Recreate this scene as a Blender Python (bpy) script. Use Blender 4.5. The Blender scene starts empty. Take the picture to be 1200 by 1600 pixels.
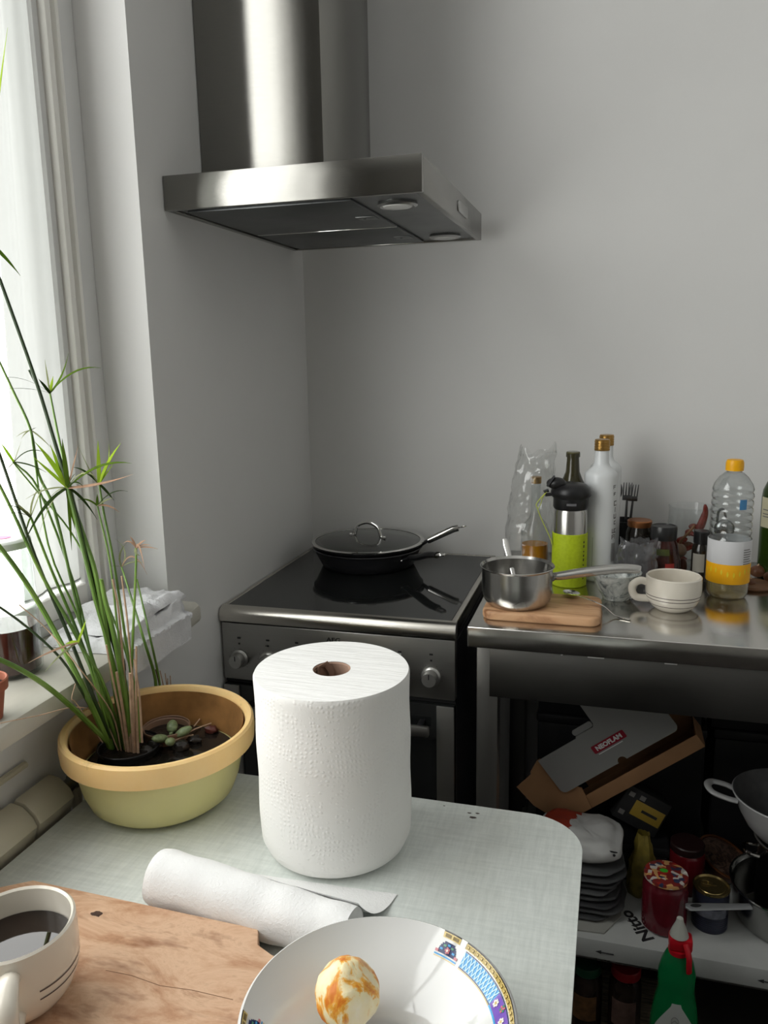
import bpy, bmesh, math, random
from mathutils import Vector, Matrix, noise
PI = math.pi
S = bpy.context.scene
COL = S.collection
random.seed(7)
# ------------------------------------------------------------------ camera
FPX, CAM = 1244.187, Vector((0.781153, -1.995248, 1.368783))
CR = Vector((0.961511, 0.274159, -0.018289))
CU = Vector((-0.035782, 0.19093, 0.980951))
CF = Vector((-0.272428, 0.942541, -0.193391))
cd = bpy.data.cameras.new('camera')
cam = bpy.data.objects.new('camera', cd)
COL.objects.link(cam)
cd.sensor_fit = 'HORIZONTAL'
cd.sensor_width = 36.0
cd.lens = FPX * 36.0 / 1200.0
cd.clip_start = 0.02
cam.matrix_world = Matrix(((CR.x, CU.x, -CF.x, CAM.x), (CR.y, CU.y, -CF.y, CAM.y), (CR.z, CU.z, -CF.z, CAM.z), (0, 0, 0, 1)))
S.camera = cam
# ------------------------------------------------------------------ sky, daylight, exposure
W = bpy.data.worlds.new('overcast_sky')
S.world = W
W.use_nodes = True
_b = W.node_tree.nodes['Background']
_b.inputs[0].default_value = (0.985, 0.985, 0.965, 1)
_b.inputs[1].default_value = 5.6
pl = bpy.data.lights.new('window_portal', 'AREA')
pl.shape = 'RECTANGLE'; pl.size = 1.50; pl.size_y = 1.60
pl.cycles.is_portal = True
po = bpy.data.objects.new('window_portal', pl)
COL.objects.link(po)
po.location = (-0.20, -1.52, 1.76)
po.rotation_euler = (0, -PI / 2, 0)
S.view_settings.view_transform = 'Standard'
S.view_settings.look = 'None'
S.view_settings.exposure = 0.0
S.view_settings.gamma = 1.0
S.view_settings.use_curve_mapping = False
try:
    S.cycles.max_bounces = 10
    S.cycles.diffuse_bounces = 5
    S.cycles.transparent_max_bounces = 24
    S.cycles.sample_clamp_indirect = 6.0
    S.cycles.use_denoising = True
except Exception:
    pass


# ------------------------------------------------------------------ helpers
def ray(u, v):
    return CR * ((u - 600) / FPX) - CU * ((v - 800) / FPX) + CF
def atx(u, v, x):
    r = ray(u, v); return CAM + r * ((x - CAM.x) / r.x)
def aty(u, v, y):
    r = ray(u, v); return CAM + r * ((y - CAM.y) / r.y)
def atz(u, v, z):
    r = ray(u, v); return CAM + r * ((z - CAM.z) / r.z)

def lin(c):
    return tuple((x / 12.92 if x <= 0.04045 else ((x + 0.055) / 1.055) ** 2.4) for x in c)
def rgb(r, g, b):
    return lin((r / 255.0, g / 255.0, b / 255.0))

class NT:
    def __init__(s, name):
        s.m = bpy.data.materials.new(name); s.m.use_nodes = True
        s.t = s.m.node_tree; s.n = s.t.nodes; s.l = s.t.links
        s.b = s.n['Principled BSDF']; s.out = s.n['Material Output']
    def add(s, ty, **kw):
        n = s.n.new(ty)
        for k, v in kw.items():
            if k in n.inputs.keys(): n.inputs[k].default_value = v
            else: setattr(n, k, v)
        return n
    def link(s, a, ao, b, bi):
        s.l.new(a.outputs[ao], b.inputs[bi])
    def coords(s, scale=(1, 1, 1), rot=(0, 0, 0)):
        tc = s.add('ShaderNodeTexCoord'); mp = s.add('ShaderNodeMapping')
        mp.inputs['Scale'].default_value = scale; mp.inputs['Rotation'].default_value = rot
        s.link(tc, 'Object', mp, 'Vector'); return mp
    def noise(s, scale, detail=4, rough=0.55, stretch=(1, 1, 1), rot=(0, 0, 0), dist=0.0):
        mp = s.coords(stretch, rot)
        n = s.add('ShaderNodeTexNoise', Scale=scale, Detail=detail, Roughness=rough, Distortion=dist)
        s.link(mp, 'Vector', n, 'Vector'); return n
    def ramp(s, src, stops, out='Fac'):
        r = s.add('ShaderNodeValToRGB'); e = r.color_ramp.elements
        while len(e) < len(stops): e.new(0.5)
        for el, (p, c) in zip(e, stops):
            el.position = p; el.color = (*c, 1) if len(c) == 3 else c
        s.link(src, out, r, 'Fac'); return r
    def bump(s, src, strength, dist=0.001, out=None):
        b = s.add('ShaderNodeBump', Strength=strength, Distance=dist)
        s.l.new(src.outputs[out or ('Fac' if 'Fac' in src.outputs.keys() else 0)], b.inputs['Height'])
        s.link(b, 'Normal', s.b, 'Normal'); return b

def mat(name, col, rough=0.5, metal=0.0, spec=0.5, var=0.06, vscale=9.0, bump=0.0, bscale=60.0, coat=0.0, trans=0.0, ior=1.45, sss=0.0):
    """plain surface with slight procedural tone variation and optional fine relief"""
    k = NT(name)
    k.b.inputs['Roughness'].default_value = rough
    k.b.inputs['Metallic'].default_value = metal
    k.b.inputs['Specular IOR Level'].default_value = spec
    k.b.inputs['Coat Weight'].default_value = coat
    k.b.inputs['Transmission Weight'].default_value = trans
    k.b.inputs['IOR'].default_value = ior
    if sss: k.b.inputs['Subsurface Weight'].default_value = sss; k.b.inputs['Subsurface Radius'].default_value = (.01, .006, .004)
    n = k.noise(vscale)
    lo = tuple(max(0, c * (1 - var)) for c in col); hi = tuple(min(1, c * (1 + var)) for c in col)
    r = k.ramp(n, [(0.3, lo), (0.7, hi)])
    k.link(r, 'Color', k.b, 'Base Color')
    if bump:
        b = k.noise(bscale, 3); k.bump(b, bump, 0.002)
    return k.m

def steel(name, col=(0.56, 0.55, 0.53), rough=0.28, stretch=(2, 2, 120), aniso=0.0, rot=0.0, smudge=0.06):
    k = NT(name)
    k.b.inputs['Metallic'].default_value = 1.0
    n = k.noise(14, 3, 0.6, stretch)
    r = k.ramp(n, [(0.25, tuple(c * 0.93 for c in col)), (0.75, tuple(min(1, c * 1.05) for c in col))])
    k.link(r, 'Color', k.b, 'Base Color')
    m = k.noise(6, 4)
    rr = k.ramp(m, [(0.3, (rough - smudge,) * 3), (0.75, (rough + smudge,) * 3)])
    k.link(rr, 'Color', k.b, 'Roughness')
    k.bump(n, 0.05, 0.0008)
    if aniso:
        k.b.inputs['Anisotropic'].default_value = aniso
        k.b.inputs['Anisotropic Rotation'].default_value = rot
        tg = k.add('ShaderNodeTangent'); tg.direction_type = 'RADIAL'; tg.axis = 'Z'
        k.link(tg, 'Tangent', k.b, 'Tangent')
    return k.m

def clear(name, tint=(0.97, 0.98, 0.98), gloss=0.02, refl=1.0, body=0.0, bcol=(1, 1, 1)):
    """thin see-through glass or film: transparent with Fresnel reflection, optional milky body"""
    k = NT(name)
    tr = k.add('ShaderNodeBsdfTransparent'); tr.inputs[0].default_value = (*tint, 1)
    gl = k.add('ShaderNodeBsdfGlossy', Roughness=gloss)
    fr = k.add('ShaderNodeLayerWeight', Blend=0.5)
    pw = k.add('ShaderNodeMath', operation='POWER'); pw.inputs[1].default_value = 4.0
    k.link(fr, 'Facing', pw, 0)
    mu = k.add('ShaderNodeMath', operation='MULTIPLY_ADD'); mu.inputs[1].default_value = 0.9 * refl; mu.inputs[2].default_value = 0.04 * refl
    k.link(pw, 0, mu, 0)
    mx = k.add('ShaderNodeMixShader')
    k.link(mu, 0, mx, 0); k.link(tr, 0, mx, 1); k.link(gl, 0, mx, 2)
    last = mx
    if body:
        df = k.add('ShaderNodeBsdfDiffuse'); df.inputs[0].default_value = (*bcol, 1)
        m2 = k.add('ShaderNodeMixShader'); m2.inputs[0].default_value = body
        k.link(mx, 0, m2, 1); k.link(df, 0, m2, 2); last = m2
    k.link(last, 0, k.out, 'Surface')
    k.n.remove(k.b)
    return k.m

class MB:
    """collects shapes into one mesh"""
    def __init__(s): s.v = []; s.f = []; s.mi = []; s.sm = []
    def add(s, vs, fs, mi=0, smooth=True, M=None):
        o = len(s.v)
        for p in vs:
            p = Vector(p)
            s.v.append(M @ p if M is not None else p)
        for f in fs:
            s.f.append(tuple(o + i for i in f)); s.mi.append(mi); s.sm.append(smooth)
        return s
    def lathe(s, prof, n=48, mi=0, smooth=True, M=None, ang=None, sx=1.0, sy=1.0, closed=False):
        vs, fs = [], []
        full = ang is None
        a0, a1 = (0, 2 * PI) if full else ang
        cols = n if full else n + 1
        for (r, z) in prof:
            for j in range(cols):
                a = a0 + (a1 - a0) * j / n
                vs.append((r * math.cos(a) * sx, r * math.sin(a) * sy, z))
        m = len(prof)
        for i in range(m if closed else m - 1):
            i2 = (i + 1) % m
            for j in range(n):
                j2 = (j + 1) % cols if full else j + 1
                if prof[i][0] < 1e-7 and prof[i2][0] < 1e-7: continue
                q = [i * cols + j, i * cols + j2, i2 * cols + j2, i2 * cols + j]
                if prof[i][0] < 1e-7: q = [q[0], q[2], q[3]]
                elif prof[i2][0] < 1e-7: q = [q[0], q[1], q[2]]
                fs.append(q)
        return s.add(vs, fs, mi, smooth, M)
    def tube(s, pts, rad, n=8, mi=0, cap=True, flat=1.0, up=(0, 0, 1), M=None, smooth=True):
        pts = [Vector(p) for p in pts]
        if not isinstance(rad, (list, tuple)): rad = [rad] * len(pts)
        vs, fs = [], []
        N = None
        for i, p in enumerate(pts):
            t = (pts[min(i + 1, len(pts) - 1)] - pts[max(i - 1, 0)])
            if t.length < 1e-9: t = Vector((0, 0, 1))
            t.normalize()
            if N is None:
                u = Vector(up)
                if abs(u.dot(t)) > 0.95: u = Vector((1, 0, 0)) if abs(t.x) < 0.9 else Vector((0, 1, 0))
                N = (u - t * u.dot(t)).normalized()
            else:
                N = (N - t * N.dot(t))
                N = N.normalized() if N.length > 1e-6 else t.orthogonal().normalized()
            B = t.cross(N)
            for j in range(n):
                a = 2 * PI * j / n
                vs.append(p + N * (math.cos(a) * rad[i] * flat) + B * (math.sin(a) * rad[i]))
        for i in range(len(pts) - 1):
            for j in range(n):
                fs.append((i * n + j, i * n + (j + 1) % n, (i + 1) * n + (j + 1) % n, (i + 1) * n + j))
        if cap:
            fs.append(tuple(range(n - 1, -1, -1))); fs.append(tuple((len(pts) - 1) * n + j for j in range(n)))
        return s.add(vs, fs, mi, smooth, M)
    def box(s, x0, y0, z0, x1, y1, z1, mi=0, bev=0.0, seg=2, M=None):
        bm = bmesh.new()
        bmesh.ops.create_cube(bm, size=1.0)
        for v in bm.verts:
            v.co = Vector(((x0 + x1) / 2 + v.co.x * (x1 - x0), (y0 + y1) / 2 + v.co.y * (y1 - y0), (z0 + z1) / 2 + v.co.z * (z1 - z0)))
        if bev > 0:
            bmesh.ops.bevel(bm, geom=list(bm.edges), offset=bev, segments=seg, affect='EDGES', profile=0.5)
        bm.verts.index_update()
        vs = [v.co.copy() for v in bm.verts]; fs = [[v.index for v in f.verts] for f in bm.faces]
        bm.free()
        return s.add(vs, fs, mi, False, M)
    def prism(s, out, z0, z1, mi=0, bev=0.0, M=None, seg=2, smooth=False):
        bm = bmesh.new()
        vb = [bm.verts.new((x, y, z0)) for x, y in out]
        f = bm.faces.new(vb)
        r = bmesh.ops.extrude_face_region(bm, geom=[f])
        for e in r['geom']:
            if isinstance(e, bmesh.types.BMVert): e.co.z = z1
        bmesh.ops.recalc_face_normals(bm, faces=bm.faces)
        if bev:
            eds = [e for e in bm.edges if abs(e.verts[0].co.z - e.verts[1].co.z) < 1e-7]
            bmesh.ops.bevel(bm, geom=eds, offset=bev, segments=seg, affect='EDGES', profile=0.5)
        bm.verts.index_update()
        vs = [v.co.copy() for v in bm.verts]; fs = [[v.index for v in f.verts] for f in bm.faces]
        bm.free()
        return s.add(vs, fs, mi, smooth, M)
    def grid(s, fn, nu, nv, mi=0, smooth=True, M=None):
        vs = [fn(i / nu, j / nv) for i in range(nu + 1) for j in range(nv + 1)]
        fs = [(i * (nv + 1) + j, (i + 1) * (nv + 1) + j, (i + 1) * (nv + 1) + j + 1, i * (nv + 1) + j + 1) for i in range(nu) for j in range(nv)]
        return s.add(vs, fs, mi, smooth, M)
    def ball(s, c, r, n=16, m=10, mi=0, sc=(1, 1, 1), jit=0.0, seed=0, M=None, fr=1.0):
        vs, fs = [], []
        c = Vector(c)
        for i in range(m + 1):
            th = PI * i / m
            for j in range(n):
                a = 2 * PI * j / n
                d = Vector((math.sin(th) * math.cos(a), math.sin(th) * math.sin(a), math.cos(th)))
                k = r * (1 + (jit * noise.noise(d * 1.7 * fr + Vector((seed, seed * 2, 0))) if jit else 0))
                vs.append(c + Vector((d.x * sc[0], d.y * sc[1], d.z * sc[2])) * k)
        for i in range(m):
            for j in range(n):
                q = (i * n + j, (i + 1) * n + j, (i + 1) * n + (j + 1) % n, i * n + (j + 1) % n)
                fs.append(q)
        return s.add(vs, fs, mi, True, M)

def mesh_of(name, mb, mats, sharp=35):
    me = bpy.data.meshes.new(name)
    me.from_pydata([tuple(v) for v in mb.v], [], mb.f)
    if not isinstance(mats, (list, tuple)): mats = [mats]
    for m in mats: me.materials.append(m)
    me.polygons.foreach_set('material_index', mb.mi)
    bm = bmesh.new(); bm.from_mesh(me)
    bmesh.ops.remove_doubles(bm, verts=bm.verts, dist=1e-6)
    bmesh.ops.recalc_face_normals(bm, faces=bm.faces)
    lim = math.radians(sharp)
    for f in bm.faces: f.smooth = sharp > 1
    for e in bm.edges:
        if len(e.link_faces) == 2:
            if e.calc_face_angle(0) > lim: e.smooth = False
        elif len(e.link_faces) > 2: e.smooth = False
    bm.to_mesh(me); bm.free()
    me.update()
    return me

def obj(name, mb, mats, parent=None, loc=None, sharp=35):
    o = bpy.data.objects.new(name, mesh_of(name, mb, mats, sharp))
    COL.objects.link(o)
    if parent is not None: o.parent = parent
    if loc is not None: o.location = loc
    return o

def tag(o, label=None, cat=None, group=None, kind=None):
    if label: o['label'] = label
    if cat: o['category'] = cat
    if group: o['group'] = group
    if kind: o['kind'] = kind
    return o

def thing(name, label, cat, loc=(0, 0, 0), rotz=0.0, group=None, kind=None):
    o = bpy.data.objects.new(name, None)
    COL.objects.link(o)
    o.empty_display_size = 0.05
    o.location = loc; o.rotation_euler = (0, 0, rotz)
    return tag(o, label, cat, group, kind)

def text(body, size, m, parent, loc, rot, name='lettering', ext=0.0003, align='CENTER', sx=1.0, shear=0.0, bold=0.0):
    c = bpy.data.curves.new(name, 'FONT')
    c.body = body; c.size = size; c.align_x = align; c.align_y = 'CENTER'; c.extrude = ext; c.shear = shear; c.offset = bold
    c.resolution_u = 3
    t = bpy.data.objects.new(name, c)
    COL.objects.link(t)
    dg = bpy.context.evaluated_depsgraph_get()
    me = bpy.data.meshes.new_from_object(t.evaluated_get(dg))
    bpy.data.objects.remove(t); bpy.data.curves.remove(c)
    me.materials.clear(); me.materials.append(m)
    o = bpy.data.objects.new(name, me)
    COL.objects.link(o)
    o.parent = parent; o.location = loc
    if isinstance(rot, Matrix): o.rotation_euler = rot.to_euler()
    else: o.rotation_euler = rot
    o.scale = (sx, 1, 1)
    return o

def smooth_path(pts, n=6):
    """Catmull-Rom through the points"""
    P = [Vector(p) for p in pts]
    P = [P[0] * 2 - P[1]] + P + [P[-1] * 2 - P[-2]]
    out = []
    for i in range(1, len(P) - 2):
        for k in range(n):
            t = k / n
            a, b, c, d = P[i - 1], P[i], P[i + 1], P[i + 2]
            out.append(0.5 * ((2 * b) + (c - a) * t + (2 * a - 5 * b + 4 * c - d) * t * t + (3 * b - a - 3 * c + d) * t ** 3))
    out.append(P[-2])
    return out

def rrect(x0, y0, x1, y1, r, n=6):
    out = []
    for cx, cy, a in ((x1 - r, y1 - r, 0), (x0 + r, y1 - r, 90), (x0 + r, y0 + r, 180), (x1 - r, y0 + r, 270)):
        for k in range(n + 1):
            t = math.radians(a + 90 * k / n)
            out.append((cx + r * math.cos(t), cy + r * math.sin(t)))
    return out

def vessel(prof, th):
    """closed cup profile: outside up, rounded lip, inside down, from an outside profile that starts at (0,z)"""
    out = list(prof)
    ins = []
    for i, (r, z) in enumerate(prof):
        a = prof[max(i - 1, 0)]; b = prof[min(i + 1, len(prof) - 1)]
        dx, dz = b[0] - a[0], b[1] - a[1]
        L = math.hypot(dx, dz) or 1
        ins.append((max(0.0, r - th * dz / L), z + th * dx / L))
    ins[0] = (0.0, prof[0][1] + th)
    (r, z) = prof[-1]
    lip = [((r + ins[-1][0]) / 2, z + th * 0.45)]
    return out + lip + ins[::-1]

# ------------------------------------------------------------------ shared materials
def wall_paint(name, col):
    k = NT(name)
    k.b.inputs['Roughness'].default_value = 0.55
    k.b.inputs['Specular IOR Level'].default_value = 0.3
    n = k.noise(2.2, 5)
    r = k.ramp(n, [(0.3, tuple(c * 0.97 for c in col)), (0.7, tuple(c * 1.02 for c in col))])
    v = k.add('ShaderNodeTexVoronoi', Scale=6.5)
    mp = k.coords(); k.link(mp, 'Vector', v, 'Vector')
    sp = k.ramp(v, [(0.008, (1, 1, 1)), (0.016, (0, 0, 0))], 'Distance')
    big = k.noise(3.1, 2)
    gate = k.ramp(big, [(0.55, (0, 0, 0)), (0.6, (1, 1, 1))])
    mul = k.add('ShaderNodeMath', operation='MULTIPLY'); k.link(sp, 'Color', mul, 0); k.link(gate, 'Color', mul, 1)
    mx = k.add('ShaderNodeMixRGB'); mx.inputs[2].default_value = (0.16, 0.15, 0.14, 1)
    k.link(mul, 0, mx, 0); k.link(r, 'Color', mx, 1)
    k.link(mx, 0, k.b, 'Base Color')
    b = k.noise(55, 4, 0.6); k.bump(b, 0.10, 0.003)
    return k.m
M_wall = wall_paint('grey_wall_paint', (0.78, 0.775, 0.765))
M_ceil = mat('ceiling_paint', (0.85, 0.85, 0.84), 0.7)
M_white_paint = mat('white_gloss_paint', (0.66, 0.655, 0.63), 0.35, var=0.03, bump=0.05, bscale=25)
M_floor = mat('dark_floor_vinyl', (0.035, 0.030, 0.027), 0.5, var=0.3, vscale=5)
M_steel = steel('brushed_steel')
M_hood = steel('hood_steel', (0.255, 0.249, 0.232), 0.17, (2, 2, 160), aniso=0.9, rot=0.25, smudge=0.03)
M_dsteel = steel('dark_steel', (0.30, 0.295, 0.285), 0.3)
M_chrome = mat('polished_steel', (0.70, 0.69, 0.67), 0.09, 1.0, var=0.03)
M_black = mat('black_plastic', (0.012, 0.012, 0.013), 0.35, var=0.2)
M_rubber = mat('matte_black', (0.010, 0.010, 0.011), 0.7, var=0.2)
M_glass = clear('clear_glass')
M_pane = clear('window_glass', (0.98, 0.985, 0.98), 0.01, 0.5)
M_print = mat('black_print', (0.015, 0.015, 0.017), 0.5)
M_red_print = mat('red_print', rgb(140, 24, 44), 0.5)
M_white_print = mat('white_print', (0.75, 0.75, 0.75), 0.5)

# ------------------------------------------------------------------ the room
CEIL, XR, YF = 2.90, 2.60, -3.60
WY0, WY1, WZ0, WZ1 = -2.30, -0.743, 0.925, 2.62          # window opening in the left wall
def struct(name, mb, m, label):
    return tag(obj(name, mb, m, sharp=1), label, None, None, 'structure')
struct('floor', MB().box(-0.4, YF, -0.1, XR, 0.0, 0.0), M_floor, 'dark kitchen floor under the worktable')
struct('ceiling', MB().box(-0.4, YF, CEIL, XR, 0.0, CEIL + 0.1), M_ceil, 'plain white ceiling overhead')
struct('wall_back', MB().box(-0.4, 0.0, -0.1, XR + 0.1, 0.12, CEIL + 0.1), M_wall, 'plain grey painted wall behind the stove and worktable')
wl = MB()
wl.box(-0.175, WY1, 0, 0, 0.0, CEIL)
wl.box(-0.175, YF, 0, 0, WY0, CEIL)
wl.box(-0.175, WY0, 0, 0, WY1, WZ0 - 0.035)
wl.box(-0.175, WY0, WZ1, 0, WY1, CEIL)
struct('wall_left', wl, M_wall, 'grey wall with the window recess beside the stove')
M_wall_far = wall_paint('far_wall_paint', (0.40, 0.39, 0.37))
struct('wall_right', MB().box(XR, YF, 0, XR + 0.1, 0, CEIL), M_wall, 'grey side wall opposite the window')
struct('wall_front', MB().box(-0.4, YF - 0.1, -0.1, XR + 0.1, YF, CEIL + 0.1), M_wall_far, 'grey wall behind the viewer')
# window sill board with rounded nose and a horn past the recess
sill = MB()
nose = [(-0.17, WZ0 - 0.035), (0.055, WZ0 - 0.035), (0.068, WZ0 - 0.030), (0.073, WZ0 - 0.018), (0.068, WZ0 - 0.005), (0.055, WZ0)]
pts = [(-0.17, WY0 + 0.002), (-0.17, WY1 - 0.002), (0.0005, WY1 - 0.002), (0.0005, WY1 + 0.025), (0.045, WY1 + 0.022), (0.062, WY1 + 0.005), (0.066, WY1 - 0.03), (0.066, WY0 - 0.06), (0.0005, WY0 - 0.06), (0.0005, WY0 + 0.002)]
k = NT('worn_sill_paint')
k.b.inputs['Roughness'].default_value = 0.45
n1 = k.noise(6, 5, 0.6, (1, .25, 1)); r1 = k.ramp(n1, [(0.3, rgb(176, 172, 160)), (0.55, rgb(196, 193, 183)), (0.8, rgb(160, 155, 142))])
k.link(r1, 'Color', k.b, 'Base Color'); k.bump(k.noise(30, 4), 0.15, 0.002)
M_sill = k.m
sill.prism(pts, WZ0 - 0.034, WZ0, bev=0.008)
tag(obj('trim_1', sill, M_sill), 'worn white painted window sill board above the radiator', None, None, 'structure')

# window_1: frame, beads, casements, glass
win = thing('window_1', 'tall white casement window with daylight outside', None, (0, 0, 0), kind='structure')
FX = -0.0975
M_frame = mat('window_frame_paint', (0.72, 0.72, 0.71), 0.35, var=0.03, vscale=4)
M_bead = mat('lit_cream_bead', (0.88, 0.865, 0.82), 0.3, var=0.03)  # cream, with the light coming through at the bead added to its colour
def vbar(name, y0, y1, x0, x1, m, bev=0.003, z0=WZ0, z1=WZ1):
    return obj(name, MB().box(x0, y0, z0, x1, y1, z1, bev=bev), m, win)
vbar('frame_post', WY1 - 0.052, WY1, -0.16, FX, M_frame)
vbar('frame_bead', WY1 - 0.060, WY1 - 0.050, -0.15, FX + 0.010, M_bead, 0.004)
vbar('frame_post', WY1 - 0.072, WY1 - 0.060, -0.16, FX - 0.004, M_frame)
vbar('casement_stile', WY1 - 0.090, WY1 - 0.074, -0.15, FX + 0.014, M_bead, 0.006, WZ0 + 0.02)
vbar('casement_stile', WY1 - 0.106, WY1 - 0.092, -0.15, FX + 0.002, M_frame, 0.003, WZ0 + 0.02)
vbar('frame_post', WY0, WY0 + 0.05, -0.16, FX, M_frame)
vbar('casement_stile', WY0 + 0.05, WY0 + 0.10, -0.15, FX + 0.006, M_frame)
vbar('mullion', -1.80, -1.755, -0.145, FX + 0.006, M_frame, 0.006)
for (y0, y1) in ((WY0 + 0.10, -1.80), (-1.755, WY1 - 0.104)):
    obj('casement_rail', MB().box(-0.15, y0, WZ0 + 0.022, FX + 0.004, y1, WZ0 + 0.062, bev=0.004), M_bead, win)
    obj('casement_rail', MB().box(-0.15, y0, WZ1 - 0.10, FX + 0.004, y1, WZ1 - 0.03, bev=0.004), M_frame, win)
    obj('glass_pane', MB().box(-0.136, y0, WZ0 + 0.06, -0.132, y1, WZ1 - 0.10), M_pane, win)
obj('frame_rail', MB().box(-0.16, WY0, WZ0, FX - 0.002, WY1, WZ0 + 0.020, bev=0.004), M_frame, win)
obj('frame_rail', MB().box(-0.16, WY0, WZ1 - 0.03, FX, WY1, WZ1, bev=0.004), M_frame, win)

# net curtain gathered against the end of the window
k = NT('net_curtain')
k.n.remove(k.b)
tl = k.add('ShaderNodeBsdfTranslucent'); tl.inputs[0].default_value = (0.145, 0.148, 0.143, 1)
df = k.add('ShaderNodeBsdfDiffuse'); df.inputs[0].default_value = (0.75, 0.76, 0.74, 1)
wv = k.noise(900, 1); wr = k.ramp(wv, [(0.3, (0.85,) * 3), (0.7, (1,) * 3)])
sh = k.add('ShaderNodeAddShader')
k.link(tl, 0, sh, 0)
m0 = k.add('ShaderNodeMixShader'); m0.inputs[0].default_value = 0.6
tz = k.add('ShaderNodeBsdfTransparent'); tz.inputs[0].default_value = (0.05, 0.05, 0.05, 1)
k.link(df, 0, m0, 1); k.link(tz, 0, m0, 2)
k.link(m0, 0, sh, 1)
k.link(sh, 0, k.out, 'Surface')
M_net = k.m
cur = thing('net_curtain', 'white net curtain gathered against the end of the window', 'curtain', (-0.112, WY1 - 0.1015, WZ0 + 0.066))
def curt(u, v):
    y = -0.002 - (0.142 - 0.090 * v ** 1.1) * u
    z = (WZ1 - WZ0 - 0.17) * v
    x = 0.004 + 0.006 * math.sin(u * 9 + 0.4 * math.sin(v * 2)) + 0.0008 * math.sin(u * 31 + v * 2)
    return (x, y, z)
obj('fabric', MB().grid(curt, 60, 24), M_net, cur)
obj('hem', MB().tube([(curt(i / 40, 0)[0], curt(i / 40, 0)[1], 0.004) for i in range(41)], 0.0016, 6), M_net, cur)
obj('curtain_rod', MB().tube([(0.008, -0.003, WZ1 - WZ0 - 0.166), (0.008, -0.645, WZ1 - WZ0 - 0.166)], 0.004), M_bead, cur)

# ------------------------------------------------------------------ worktable (stainless) with legs, apron and undershelf
TZ, TX, TYF = 0.873, 0.5349, -0.603
wt = thing('worktable', 'stainless steel worktable to the right of the stove', 'table', (TX, 0, 0))
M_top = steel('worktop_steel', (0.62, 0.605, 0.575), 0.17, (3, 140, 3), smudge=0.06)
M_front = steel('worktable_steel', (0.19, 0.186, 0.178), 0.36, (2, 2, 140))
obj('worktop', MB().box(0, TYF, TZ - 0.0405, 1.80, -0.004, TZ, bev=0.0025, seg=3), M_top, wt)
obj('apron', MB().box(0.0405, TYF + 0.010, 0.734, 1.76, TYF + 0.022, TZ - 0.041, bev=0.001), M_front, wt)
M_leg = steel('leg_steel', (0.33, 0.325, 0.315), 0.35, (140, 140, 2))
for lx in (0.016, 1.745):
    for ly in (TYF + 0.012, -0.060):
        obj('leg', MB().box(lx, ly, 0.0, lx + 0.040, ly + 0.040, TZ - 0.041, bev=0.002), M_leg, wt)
obj('undershelf', MB().box(0.057, TYF + 0.026, 0.196, 1.744, -0.062, 0.216, bev=0.002), M_dsteel, wt)
# caulk flakes hanging under the front lip of the top
M_tape = mat('pale_tape', (0.55, 0.55, 0.53), 0.5)
for (u, v, w) in ((931, 1031, 26), (1048, 1037, 20), (878, 1026, 3)):
    a = aty(u - w / 2, v, TYF + 0.008); b = aty(u + w / 2, v + 1.5, TYF + 0.008)
    obj('tape_flake', MB().box(a.x - TX, TYF + 0.0035, TZ - 0.0435, b.x - TX, TYF + 0.0095, TZ - 0.0407, bev=0.0008), M_tape, wt)

# ------------------------------------------------------------------ stove
ST = 0.86; SYF = -0.5608; SX = 0.005; SW = 0.4999
stv = thing('electric_stove', 'freestanding stainless electric stove in the corner', 'stove', (SX, 0, 0))
M_sdark = mat('stove_side_enamel', (0.012, 0.012, 0.014), 0.4)
M_panel = steel('stove_panel_steel', (0.36, 0.355, 0.34), 0.36, (2, 2, 150))
M_trim = steel('stove_trim_steel', (0.58, 0.555, 0.51), 0.26, (2, 2, 120))
obj('body', MB().box(0.003, SYF + 0.022, 0.03, SW - 0.003, -0.018, ST - 0.045, bev=0.002), M_sdark, stv)
# hob frame: front rail with rounded face, side and back rails
fr = MB()
prof = [(SYF + 0.0005, ST - 0.031), (SYF - 0.0025, ST - 0.024), (SYF - 0.0015, ST - 0.012), (SYF + 0.004, ST - 0.004), (SYF + 0.012, ST - 0.0005), (SYF + 0.019, ST), (SYF + 0.020, ST - 0.010), (SYF + 0.020, ST - 0.031)]
vs = [(x, y, z) for x in (0, SW) for (y, z) in prof]
n = len(prof)
fs = [(i, (i + 1) % n, n + (i + 1) % n, n + i) for i in range(n)] + [tuple(range(n))[::-1], tuple(range(n, 2 * n))]
fr.add(vs, fs, 0, True)
fr.box(0, SYF + 0.02, ST - 0.031, 0.010, -0.016, ST, bev=0.002)
fr.box(SW - 0.012, SYF + 0.02, ST - 0.031, SW, -0.016, ST, bev=0.002)
fr.box(0.010, -0.028, ST - 0.031, SW - 0.012, -0.016, ST, bev=0.002)
obj('hob_frame', fr, M_trim, stv, sharp=50)
k = NT('hob_glass'); k.b.inputs['Base Color'].default_value = (0.012, 0.013, 0.013, 1); k.b.inputs['Roughness'].default_value = 0.035
k.b.inputs['Specular IOR Level'].default_value = 0.5
nn = k.noise(7, 4); rr = k.ramp(nn, [(0.4, (0.03,) * 3), (0.8, (0.07,) * 3)]); k.link(rr, 'Color', k.b, 'Roughness')
M_hob = k.m
obj('hob_glass', MB().box(0.0102, SYF + 0.0202, ST - 0.010, SW - 0.0122, -0.0282, ST - 0.0008), M_hob, stv)
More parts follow.
